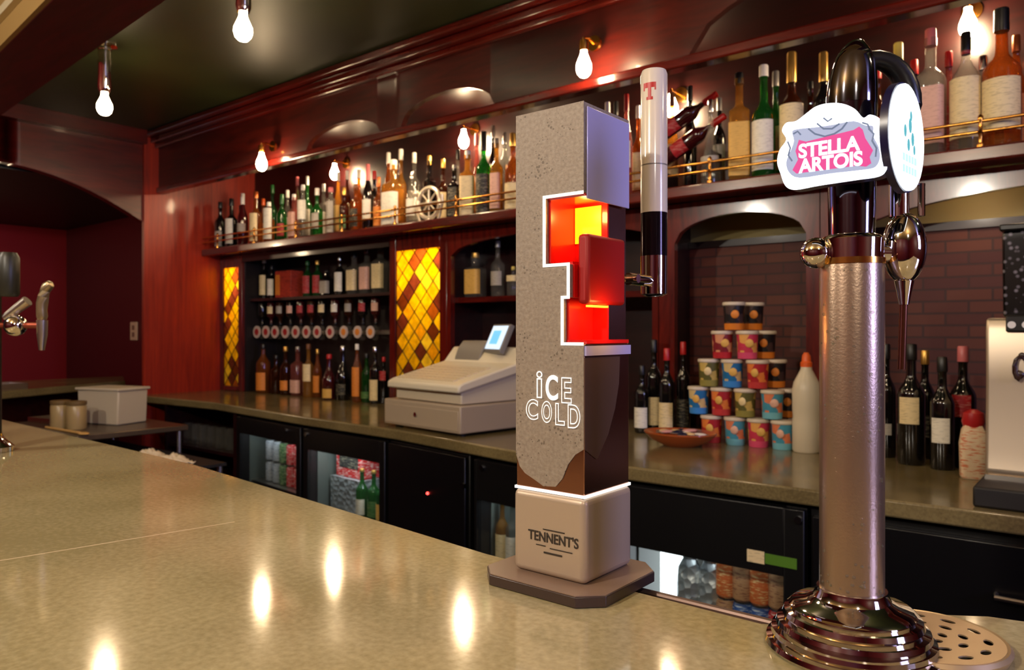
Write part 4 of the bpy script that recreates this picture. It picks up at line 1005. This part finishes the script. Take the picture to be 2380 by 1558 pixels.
for ch, a0, a1, q0, q1, o_ in [('i', 1250, 1264, 864, 928, .018), ('C', 1272, 1300, 872, 931, 0), ('E', 1308, 1332, 876, 936, .018)]:
    r = ftx(a0, a1, q0, q1); lettering('lettering', ch, r[0], r[1], r[2], r[3], TY0-.0026, whitel, tt, bold=.02, outline=o_)
for ch, a0, a1, q0, q1 in [('C', 1226, 1254, 932, 982), ('O', 1262, 1286, 934, 986), ('L', 1294, 1316, 937, 989), ('D', 1323, 1352, 938, 993)]:
    r = ftx(a0, a1, q0, q1, .783); lettering('lettering', ch, r[0], r[1], r[2], r[3], TY0-.0026, whitel, tt, bold=.02, outline=.02)
# base box
taupe = mat('taupe_satin_metal', lin(186, 166, 146), .38, .35)
bb = MB().box(TX0-.003, TX1+.003, TY0-.003, TY1+.003, ZB+.0125, zled).build('base_box', taupe, tt, True, bev=.007, seg=4)
MB().box(TX0-.0015, TX1+.0015, TY0-.0015, TY1+.0015, zled+.0001, zled+.0030).build('light_rim', lampmat('rim_white_glow', (1, .94, .86, 1), 1.6), tt, True)
ink = mat('dark_print', lin(50, 42, 36), .5)
yb = TY0-.0034
def bx4(px0, px1, y0, y1, d=.79): return onY(px0, yb)[0], onY(px1, yb)[0], ZC+(HY-y1)*d/F, ZC+(HY-y0)*d/F
r = bx4(1228, 1344, 1238, 1262); lettering('lettering', "TENNENT'S", *r, yb, ink, bb, bold=.012)
m = MB()
for px0, px1, y0, y1 in [(1262, 1312, 1231, 1233.5), (1246, 1268, 1270, 1272), (1278, 1330, 1273, 1275), (1264, 1306, 1284, 1288)]:
    r = bx4(px0, px1, y0, y1); m.box(r[0], r[1], yb-.0004, yb, r[2], r[3])
m.build('small_print', ink, bb, True)
# plinth plate with clipped corners
e_ = .033
X0, X1, Y0, Y1 = TX0-e_, TX1+e_, TY0-e_, TY1+e_*.6; cc = .022
pl = [(X0+cc, Y0), (X1-cc, Y0), (X1, Y0+cc), (X1, Y1-cc), (X1-cc, Y1), (X0+cc, Y1), (X0, Y1-cc), (X0, Y0+cc)]
MB().prism(pl, ZB+.0006, ZB+.0115, 'Z').build('plinth', mat('dark_brown_plinth', lin(64, 50, 46), .28), tt, True, bev=.001)
MB().prism([(x*.985-.468*.015, y*.985+.686*.015) for x, y in pl], ZB+.0116, ZB+.0124, 'Z').build('plinth_top', mat('taupe_plinth_top', lin(136, 112, 96), .3), tt, True)
# tap handle
hx, hd = onY(1520, .80); hz0, hz1 = zat(690, hd), zat(165, hd); hr = 31*hd/F
th = thing('tap_handle', 'tall white cylinder tap handle with a red letter, behind the concrete look tower', 'tap handle', (hx, .80, hz0))
H = hz1-hz0
zq = lambda y: (690-y)/(690-165)*H
glossw = mat('gloss_white_enamel', lin(228, 216, 200), .18, 0, .6)
MB().lathe([(hr, zq(496)), (hr, zq(175)), (hr*.9, zq(166)), (hr*.4, H)], 28).build('grip', glossw, th)
MB().lathe([(hr*.99, zq(596)), (hr*.99, zq(496))], 28).build('dark_band', mat('dark_smoked_band', lin(36, 24, 30), .12, .6), th)
MB().lathe([(hr*.6, 0), (hr*.98, .003), (hr, zq(596))], 28).build('ferrule', chrome, th)
MB().lathe([(hr*1.005, zq(388)), (hr*1.005, zq(385))], 28).build('seam_ring', greyp, th)
redl = mat('red_print', lin(190, 24, 20), .4)
ta = math.atan2(0-.80, 0-hx)-.30
lt = MB()
def arcband(u0, u1, za, zb): lt.lathe([(hr*1.006, za), (hr*1.006, zb)], 8, cap=False, a0=ta+u0, a1=ta+u1)
arcband(-.55, .45, zq(212), zq(200)); arcband(-.16, .1, zq(235), zq(212)); arcband(-.28, .22, zq(240), zq(233)); arcband(-.55, -.42, zq(218), zq(212)); arcband(.34, .45, zq(218), zq(212))
lt.build('letter', redl, th)
MB().cyl((-.0, -.06, zq(655)), (0, -hr*.9, zq(655)), .007, 14).cyl((-.03, -.058, zq(655)), (.012, -.058, zq(655)), .005, 12).build('pivot_pin', chrome, th)

# ---------------- chrome column tap tower
sx, sy, sd = -.178, .679, .64
def sz(y): return ZC+(HY-y)*sd/F
st = thing('beer_tap_tower', 'tall frosted column beer tower on a ringed chrome base with lit badges', 'beer tap', (sx, sy, ZB+.0005))
q = sd/F
zz = lambda y: sz(y)-ZB
prof = [(.074, .0), (.078, .004), (.078, .012), (.070, .016), (.0715, .020), (.0715, .026), (.062, .030), (.064, .033), (.063, .040), (.053, .045), (.055, .048), (.053, .053)]
pr2 = []
for r_, z_ in [(186, 0), (192, 8), (188, 18), (172, 22), (178, 30), (176, 40), (160, 44), (167, 52), (164, 62), (146, 67), (152, 75), (148, 86), (132, 92), (138, 98), (128, 106), (100, 113), (84, 124), (77, 138), (76, 146)]:
    pr2.append((r_*q, z_*q*.98))
MB().lathe(pr2, 56).build('ringed_base', chrome, st, smooth=25)
frostm = mat('misted_brass_column', lin(176, 150, 128), .3, .88)
k = N(frostm); co_ = k.coord(); n1 = k.new('ShaderNodeTexNoise', in_Scale=500.0, in_Detail=2.0); k.link(co_, n1.inputs['Vector'])
v1 = k.new('ShaderNodeTexVoronoi', in_Scale=140.0); k.link(co_, v1.inputs['Vector'])
drop = k.math('LESS_THAN', v1.outputs['Distance'], .16)
bp = k.new('ShaderNodeBump', in_Strength=.3, in_Distance=.0008); k.link(k.math('ADD', k.math('MULTIPLY', n1.outputs['Fac'], .5), drop), bp.inputs['Height']); k.link(bp.outputs[0], k.b.inputs['Normal'])
cr_ = 70*q
MB().lathe([(cr_, zz(1372)), (cr_, zz(612)), (cr_*.99, zz(608))], 40).build('column', frostm, st)
MB().lathe([(cr_*1.03, zz(618)), (cr_*1.03, zz(604))], 36).build('brass_ring', brass, st)
dr = MB()
for i in range(70):
    a = random.uniform(-2.6, -.2); z = zz(random.uniform(620, 1365)) if i > 16 else zz(random.uniform(1340, 1372))
    dr.ball((cr_*math.cos(a), cr_*math.sin(a), z), random.uniform(.0008, .0016 if i > 16 else .0022), 6)
o = dr.build('droplets', G['clear'], st); o['kind'] = 'stuff'
# cross arm and chrome collar
c1 = zz(590)
MB().lathe([(cr_*.98, zz(606)), (cr_*1.0, zz(560)), (cr_*.9, zz(552)), (cr_*.76, zz(548))], 36).build('collar', chrome, st)
# arm lies along the view-right direction of the column: left knob, right faucet bulb
ax = Vector((RX, RY, 0))
kn = ax*(-82*q); MB().ball((kn.x, kn.y, zz(590)), 36*q, 14, 1, 1, 1.0).build('end_knob', chrome, st)
MB().cyl(tuple(ax*(-82*q)+Vector((0, 0, c1))), tuple(ax*(120*q)+Vector((0, 0, c1))), 24*q, 18).build('cross_arm', chrome, st)
fb = ax*(122*q); MB().ball((fb.x, fb.y, zz(578)), 52*q, 18, .92, .92, 1.6).build('faucet', chrome, st)
MB().lathe([(22*q, 0), (16*q, -.01), (11*q, -.02)], 16, (fb.x, fb.y, zz(655))).build('spout_collar', chrome, st)
MB().cyl((fb.x, fb.y, zz(670)), (fb.x-.002, fb.y, zz(860)), 9*q, 12).build('spout', mat('bronze_spout', lin(130, 80, 60), .25, .9), st)
MB().cyl((fb.x-.004, fb.y, zz(505)), (fb.x-.004, fb.y, zz(430)), 22*q, 14).cyl((fb.x+.012, fb.y+.006, zz(505)), (fb.x+.012, fb.y+.006, zz(430)), 8*q, 10).build('faucet_stem', chrome, st)
# dark chrome neck and hooded top
dchrome = mat('dark_chrome', lin(120, 116, 124), .08, 1)
MB().lathe([(50*q, zz(556)), (52*q, zz(440)), (54*q, zz(300)), (55*q, zz(240))], 32).build('neck', dchrome, st)
hd_ = []
N_ = 14
pts = []; rs = []
for i in range(N_+1):
    u = i/N_; y = 250-148*math.sin(u*PI/2)
    pts.append(Vector((0, 0, zz(y)))+ax*((30*u*u)*q)); rs.append(55*q*(1-.95*u**2.2)+.0003)
MB().tube(pts, rs, 28).build('hood', dchrome, st)
arm = []
for u in [i/12 for i in range(13)]:
    an = PI*(.62-.86*u); arm.append(ax*((52+82*math.cos(an))*q)+Vector((0, 0, zz(240)+100*q*math.sin(an))))
MB().tube(arm, [20*q+10*q*u/12 for u in range(13)], 14).build('lever_arm', blackp, st)
# lit badge facing the room
by = .632
bpx = [(1815, 405), (1807, 378), (1812, 350), (1828, 325), (1818, 304), (1828, 286), (1850, 282), (1872, 266), (1895, 249), (1922, 241), (1956, 241), (1986, 253), (2006, 274), (2022, 267), (2042, 274), (2051, 290), (2048, 310), (2062, 330), (2067, 362), (2060, 394), (2042, 410), (1992, 418), (1905, 431), (1848, 441), (1826, 432)]
def bq(px, py): v = P(px, py, by); return (v.x, v.z)
def smooth_poly(pp, n=4):
    out = []; N2 = len(pp)
    for i in range(N2):
        p0, p1, p2, p3 = [Vector(pp[(i+j-1) % N2]) for j in range(4)]
        for s in range(n):
            t = s/n
            out.append(tuple(.5*((2*p1)+(p2-p0)*t+(2*p0-5*p1+4*p2-p3)*t*t+(3*p1-p0-3*p2+p3)*t**3)))
    return out
op = smooth_poly([bq(*p_) for p_ in bpx])
MB().prism(op, by+.0012, by+.014, 'Y').build('badge_case', mat('dark_blue_case', lin(24, 22, 60), .3), st, True)
sg = MB().prism(op, by-.0005, by+.001, 'Y').build('badge', lampmat('badge_white_glow', (.86, .92, 1, 1), 3.2), st, True)
inn = [(1835, 402), (1828, 378), (1838, 352), (1846, 328), (1842, 306), (1860, 300), (1900, 296), (1940, 290), (1985, 282), (2012, 292), (2030, 294), (2030, 316), (2042, 340), (2046, 366), (2036, 388), (2010, 395), (1930, 404), (1860, 414)]
MB().prism(smooth_poly([bq(*p_) for p_ in inn], 3), by-.0009, by-.0006, 'Y').build('badge_scroll_field', lampmat('badge_lilac_glow', (.52, .56, .78, 1), .75), sg, True)
red = [(1852, 404), (1843, 396), (1856, 372), (1850, 352), (1858, 326), (1875, 330), (1985, 303), (1998, 295), (2006, 302), (2012, 322), (2030, 350), (2022, 366), (2026, 380), (2014, 388), (1990, 386)]
MB().prism([bq(*p_) for p_ in red], by-.0014, by-.001, 'Y').build('badge_red_field', lampmat('badge_red_glow', (.76, .035, .26, 1), 1.0), sg, True)
wl = lampmat('badge_letter_glow', (1, .96, .98, 1), 1.8)
def brect(px0, px1, ym, hh):
    a_, b_ = P(px0, ym, by), P(px1, ym, by); d_ = (onY(px0, by)[1]+onY(px1, by)[1])/2
    zc = zat(ym, d_); return a_.x, b_.x, zc-hh*d_/F/2, zc+hh*d_/F/2
r = brect(1858, 2000, 343, 34); lettering('lettering', 'STELLA', *r, by-.0016, wl, sg, bold=.03)
r = brect(1858, 2006, 378, 34); lettering('lettering', 'ARTOIS', *r, by-.0016, wl, sg, bold=.03)
scm = lampmat('badge_scroll_grey', (.25, .3, .45, 1), .6); m = MB()
def scroll(pp): m.tube([Vector((bq(*p_)[0], by-.0012, bq(*p_)[1])) for p_ in pp], .0007, 6)
scroll([(1880, 300), (1895, 312), (1918, 318), (1940, 312), (1958, 300), (1970, 284)]); scroll([(1900, 288), (1915, 300), (1935, 300), (1952, 288)]); scroll([(1915, 275), (1925, 283), (1935, 276)])
scroll([(1832, 330), (1838, 345), (1833, 362), (1842, 375)]); scroll([(2020, 300), (2032, 312), (2028, 328), (2038, 345), (2036, 365)]); scroll([(1845, 312), (1855, 306), (1862, 314)]); scroll([(2005, 286), (2018, 290), (2022, 302)])
m.build('badge_scrolls', scm, sg, True)
# second oval badge facing the bartender's side
bc = P(2108, 320, .663); na = math.radians(-5.6)
M = Matrix.Translation(bc) @ Matrix.Rotation(na, 4, 'Z')     # local +x is the badge normal
def oval(x0, x1, ry, rz, n=36): return [(ry*math.cos(2*PI*i/n), rz*math.sin(2*PI*i/n)) for i in range(n)]
MB().prism(oval(0, 0, .0415, .0435), -.007, -.001, 'X', M).build('badge_case', mat('dark_blue_case', lin(24, 22, 60), .3), st, True)
b2 = MB().prism(oval(0, 0, .040, .042), -.0008, .001, 'X', M).build('badge', lampmat('oval_white_glow', (.9, .96, 1, 1), 2.4), st, True)
m = MB()
for y_, z_, r_ in [(-.008, .004, .005), (.004, .010, .006), (.010, .000, .0055), (.0, -.006, .005), (.014, -.008, .004), (.006, .018, .004)]: m.prism([(y_+r_*.6*math.cos(i*PI/6), z_+r_*math.sin(i*PI/6)) for i in range(12)], .0011, .0014, 'X', M)
m.build('badge_emblem', lampmat('teal_emblem_glow', (.12, .5, .58, 1), .9), b2, True)
m = MB()
for k_ in range(2):
    for j_ in range(5): m.prism([(-.014+j_*.007, -.02-k_*.009), (-.009+j_*.007, -.02-k_*.009), (-.009+j_*.007, -.014-k_*.009), (-.014+j_*.007, -.014-k_*.009)], .0011, .0014, 'X', M)
m.build('badge_print', lampmat('pale_aqua_glow', (.5, .85, .86, 1), 1.2), b2, True)

# ---------------- drip tray
dx, dy, _ = onZ(2150, 1500, ZB)
dt = thing('drip_tray', 'round perforated steel drip tray on the bar beside the chrome column', 'drip tray', (dx, dy, ZB+.0005))
ptm = mat('perforated_tray_steel', lin(210, 184, 146), .35, .7)
k = N(ptm); tc = k.new('ShaderNodeTexCoord'); sp = k.new('ShaderNodeSeparateXYZ'); k.link(tc.outputs['Object'], sp.inputs[0])
R = .062
MB().lathe([(R*1.0, 0), (R*1.04, .006), (R*1.0, .009), (R*.95, .008)], 40, cap=False).build('rim', ptm, dt)
MB().lathe([(R*.95, .0005), (.0005, .0005)], 40, cap=False).build('pan', rubber, dt)
# plate with real slots
bmh = bmesh.new()
bmesh.ops.create_circle(bmh, cap_ends=False, segments=48, radius=R*.96)
for ring, nn in ((.014, 5), (.030, 9), (.047, 12)):
    for i in range(nn):
        a = 2*PI*i/nn+ring*40; cx_, cy_ = ring*math.cos(a), ring*math.sin(a); le, wi = .0052*(.8+ring*10), .0036
        vs = []
        for s in range(12):
            t = 2*PI*s/12; lx, ly = wi*math.cos(t), le*math.sin(t)
            vs.append(bmh.verts.new((cx_+lx*math.cos(a)-ly*math.sin(a), cy_+lx*math.sin(a)+ly*math.cos(a), 0)))
        for s in range(12): bmh.edges.new((vs[s], vs[(s+1) % 12]))
bmesh.ops.triangle_fill(bmh, use_beauty=True, use_dissolve=False, edges=bmh.edges)
me = bpy.data.meshes.new('grate'); bmh.to_mesh(me); bmh.free(); me.materials.append(ptm)
go = bpy.data.objects.new('grate', me); C.objects.link(go); go.parent = dt; go.location = (0, 0, .0075)
sm = go.modifiers.new('thick', 'SOLIDIFY'); sm.thickness = .0012

# ---------------- second beer tap at the far end of the bar
X, Y, d = onZ(-28, 1050, ZB); d = X*VX+Y*VY
ft = thing('beer_tap_tower', 'dark beer tap with chrome lever standing at the far bar end', 'beer tap', (X, Y, ZB+.0005))
g = d/F; zf_ = lambda y: zat(y, d)-ZB
bv = Vector((RX, RY, 0))
MB().lathe([(.05, 0), (.05, .01), (.03, .03), (.027, .04)], 24).build('base', chrome, ft)
MB().lathe([(.026, .04), (.026, zf_(690)), (.03, zf_(680)), (.03, zf_(600)), (.02, zf_(588))], 24).build('column', blackp, ft)
MB().lathe([(.018, zf_(690)), (.022, zf_(684)), (.022, zf_(600)), (.016, zf_(588))], 20, tuple(bv*(48*g))).build('head', mat('olive_black_head', lin(40, 38, 28), .4), ft)
MB().tube([bv*(40*g)+Vector((0, 0, zf_(740))), bv*(92*g)+Vector((0, 0, zf_(700)))], [.009, .012], 12).build('badge_arm', steel, ft)
MB().ball(tuple(bv*(64*g)+Vector((0, 0, zf_(757)))), .024, 14).build('ball_joint', chrome, ft)
MB().tube([bv*(20*g)+Vector((0, 0, zf_(757))), bv*(110*g)+Vector((0, 0, zf_(757))), bv*(126*g)+Vector((0, 0, zf_(757)))], .007, 10).build('spout_arm', mat('copper_arm', lin(176, 92, 74), .3, .8), ft)
MB().tube([bv*(125*g)+Vector((0, 0, zf_(815))), bv*(126*g)+Vector((0, 0, zf_(780))), bv*(126*g)+Vector((0, 0, zf_(745)))], [.006, .011, .012], 12).build('nozzle', steel, ft)
lv_ = [(126, 744, .008), (126, 736, .010), (125, 722, .0095), (126, 706, .0105), (129, 690, .010), (133, 676, .009), (139, 666, .010), (146, 660, .008), (149, 658, .003)]
MB().tube([bv*(a_*g)+Vector((0, 0, zf_(b_))) for a_, b_, c_ in lv_], [c_*1.15 for a_, b_, c_ in lv_], 14).build('lever', mat('aged_brass_lever', lin(170, 150, 116), .3, .8), ft)

# ================================================================== FAR LEFT: SIDE COUNTER, STATION
fc = [onZ(-60, 914, 1.05)[:2], onZ(290, 885, 1.05)[:2], onZ(292, 875, 1.05)[:2], onZ(-60, 890, 1.05)[:2]]
sc_ = thing('side_counter', 'olive stone side counter in front of the red side room wall', 'counter', (-5.9, 2.0, 0))
pl = [(-6.5, 1.45), (-5.40, 1.45), (-5.42, 1.66), (-5.88, 2.60), (-6.5, 2.86)]
MB().prism(pl, 1.0, 1.05, 'Z').build('counter_top', backstone, sc_, True, bev=.008)
MB().prism([(-6.45, 1.5), (-5.50, 1.5), (-5.94, 2.55), (-6.45, 2.8)], 0, .999, 'Z').build('counter_body', mahogD, sc_, True)
# wall plate
X, d = onY(313, 2.998)
sw = thing('wall_socket', 'cream double socket plate on the dark red side wall', 'socket', (X, 2.999, zat(770, d)))
w = 17*d/F
MB().box(-w, w, -.012, 0, -w*1.25, w*1.25).build('plate', mat('cream_socket', lin(226, 190, 168), .4), sw, bev=.004)
MB().box(-.02, .02, -.016, -.012, .01, .05).box(-.02, .02, -.016, -.012, -.05, -.01).build('rocker', mat('socket_rocker', lin(140, 100, 90), .4), sw)
# steel station
bx_, by_ = -4.25, 1.84
sn = thing('steel_station', 'steel under-bar station with slim legs holding the pale plastic tub', 'work table', (bx_, by_, 0))
top_z = .90
dull = mat('dull_steel', lin(120, 104, 88), .35, .8)
MB().box(-4.95, -4.06, 1.56, 2.14, top_z-.03, top_z).build('table_top', dull, sn, True, bev=.004)
MB().box(-4.93, -3.46, 1.58, 2.02, .755, .77).build('lower_shelf', rubber, sn, True)
for x_ in (-4.92, -4.09):
    for y_ in (1.60, 2.10): MB().cyl((x_, y_, 0), (x_, y_, top_z-.03), .013, 10).build('leg', steel, sn, True)
for y_ in (1.60, 2.0): MB().cyl((-3.49, y_, 0), (-3.49, y_, .755), .013, 10).build('leg', steel, sn, True)
tb = thing('plastic_tub', 'pale grey rectangular plastic tub on the steel station', 'tub', (-4.50, 1.92, top_z+.0005), .3)
ptub = mat('pale_tub_plastic', lin(206, 192, 168), .45)
MB().prism([(-.15, 0), (.15, 0), (.16, .19), (-.16, .19)], -.10, .10, 'Y').build('tub_body', ptub, tb, bev=.008)
MB().box(-.168, .168, -.11, .11, .19, .205).build('tub_lid', ptub, tb, bev=.004)
for i, (ox, oy, col, tx) in enumerate([(-.10, -.17, 'brass', 'small tan jar nearest the pale plastic tub'), (-.21, -.21, 'tan', 'small tan jar at the outer end of steel station')]):
    t = thing('storage_jar', tx, 'jar', (bx_+ox, by_+oy, top_z+.0005), 0, 'jars on the steel station')
    MB().lathe([(.045, 0), (.048, .006), (.048, .12), (.042, .13)], 20).build('body', mat('tan_jar', lin(176, 150, 104), .3), t)
    MB().lathe([(.047, .128), (.049, .132), (.049, .148), (.044, .15)], 20).build('lid', mat('jar_lid', lin(120, 96, 60), .4), t)
sp_ = thing('wooden_spoon', 'long pale wooden bar spoon lying across the steel station', 'spoon', (bx_-.02, by_-.25, top_z+.008))
MB().tube([(-.22, -.02, 0), (.18, .0, .0)], .007, 8).build('handle', mat('pale_wood', lin(214, 166, 96), .5), sp_)
MB().ball((.21, .002, 0), .03, 10, 1.2, .8, .25).build('spoon_head', mat('pale_wood', lin(214, 166, 96), .5), sp_)
for i, (px, py) in enumerate([(345, 1054), (400, 1066)]):
    X, Y, d = onZ(px, py, .80)
    m = MB(); nn = 16; vs = []; fs = []
    for a_ in range(nn):
        for b_ in range(nn):
            u, v = a_/(nn-1)-.5, b_/(nn-1)-.5
            vs.append((u*.17, v*.15, .012+.045*max(0, 1-3.4*(u*u+v*v))*(.7+.3*math.sin(u*19+i)*math.cos(v*16))+.006*math.sin(u*30+v*22)))
    for a_ in range(nn-1):
        for b_ in range(nn-1): fs.append((a_*nn+b_, (a_+1)*nn+b_, (a_+1)*nn+b_+1, a_*nn+b_+1))
    m.add(vs, fs)
    o = tag(m.build('bar_cloth', mat('white_cotton', lin(232, 214, 186), .8), smooth=80), ['crumpled white cloth on the steel station lower shelf, beside the legs', 'second crumpled white cloth on lower shelf, toward the back bar'][i], 'cloth', 'cloths on the steel station'); o.location = (X, Y, .7705)
    s_ = o.modifiers.new('thick', 'SOLIDIFY'); s_.thickness = .004; s_.offset = 1
for i in range(2):
    t = thing('steel_tray', ['shallow steel tray at the outer end of the steel station', 'shallow steel tray on the side counter behind the tap'][i], 'tray', [(bx_-.56, by_-.1, top_z+.0005), (-5.75, 1.75, 1.0505)][i], .2)
    MB().box(-.10, .10, -.10, .10, 0, .006).build('tray_base', steel, t)
    MB().box(-.105, .105, -.105, -.098, 0, .03).box(-.105, .105, .098, .105, 0, .03).box(-.105, -.098, -.098, .098, 0, .03).box(.098, .105, -.098, .098, 0, .03).build('tray_rim', steel, t)

# ================================================================== LIGHT: unseen lamps above and beside the bar, with added customer-side fill
def unseen_light(name, loc, e, col=(1, .74, .46), r=.05):
    l = bpy.data.lights.new(name, 'POINT'); l.energy = e; l.color = col; l.shadow_soft_size = r
    o = bpy.data.objects.new(name, l); C.objects.link(o); o.location = loc; return o
unseen_light('ceiling_lamp', (-1.36, 1.55, 2.5), 9)
unseen_light('ceiling_lamp', (-.18, 1.55, 2.5), 9)
unseen_light('ceiling_lamp', (1.0, 1.5, 2.5), 8)
NEU = (1, .9, .76)
unseen_light('unseen_light', (-2.6, -.9, 2.5), 62, NEU)  # unseen fill lights, added over the customer side to brighten bar and towers
unseen_light('unseen_light', (-.9, -1.1, 2.5), 84, NEU)
unseen_light('unseen_light', (.9, -.9, 2.4), 40, NEU)
unseen_light('side_room_lamp', (-6.6, 1.2, 2.25), 14)
tv = bpy.data.lights.new('screen_light', 'AREA'); tv.shape = 'RECTANGLE'; tv.size = .9; tv.size_y = .55; tv.energy = 38; tv.color = (.45, .47, 1)
to = bpy.data.objects.new('screen_light', tv); C.objects.link(to); to.location = (2.5, .9, 2.0); to.rotation_euler = (0, math.radians(80), 0)

w = bpy.data.worlds.new('world'); S.world = w; w.use_nodes = True
w.node_tree.nodes['Background'].inputs[0].default_value = (.05, .03, .025, 1); w.node_tree.nodes['Background'].inputs[1].default_value = .2

S.view_settings.view_transform = 'Standard'; S.view_settings.look = 'None'; S.view_settings.gamma = 1; S.view_settings.use_curve_mapping = False
S.view_settings.exposure = 0.14
S.cycles.use_denoising = True
S.cycles.sample_clamp_indirect = 5
S.cycles.max_bounces = 10; S.cycles.transparent_max_bounces = 24
S.cycles.caustics_reflective = False; S.cycles.caustics_refractive = False
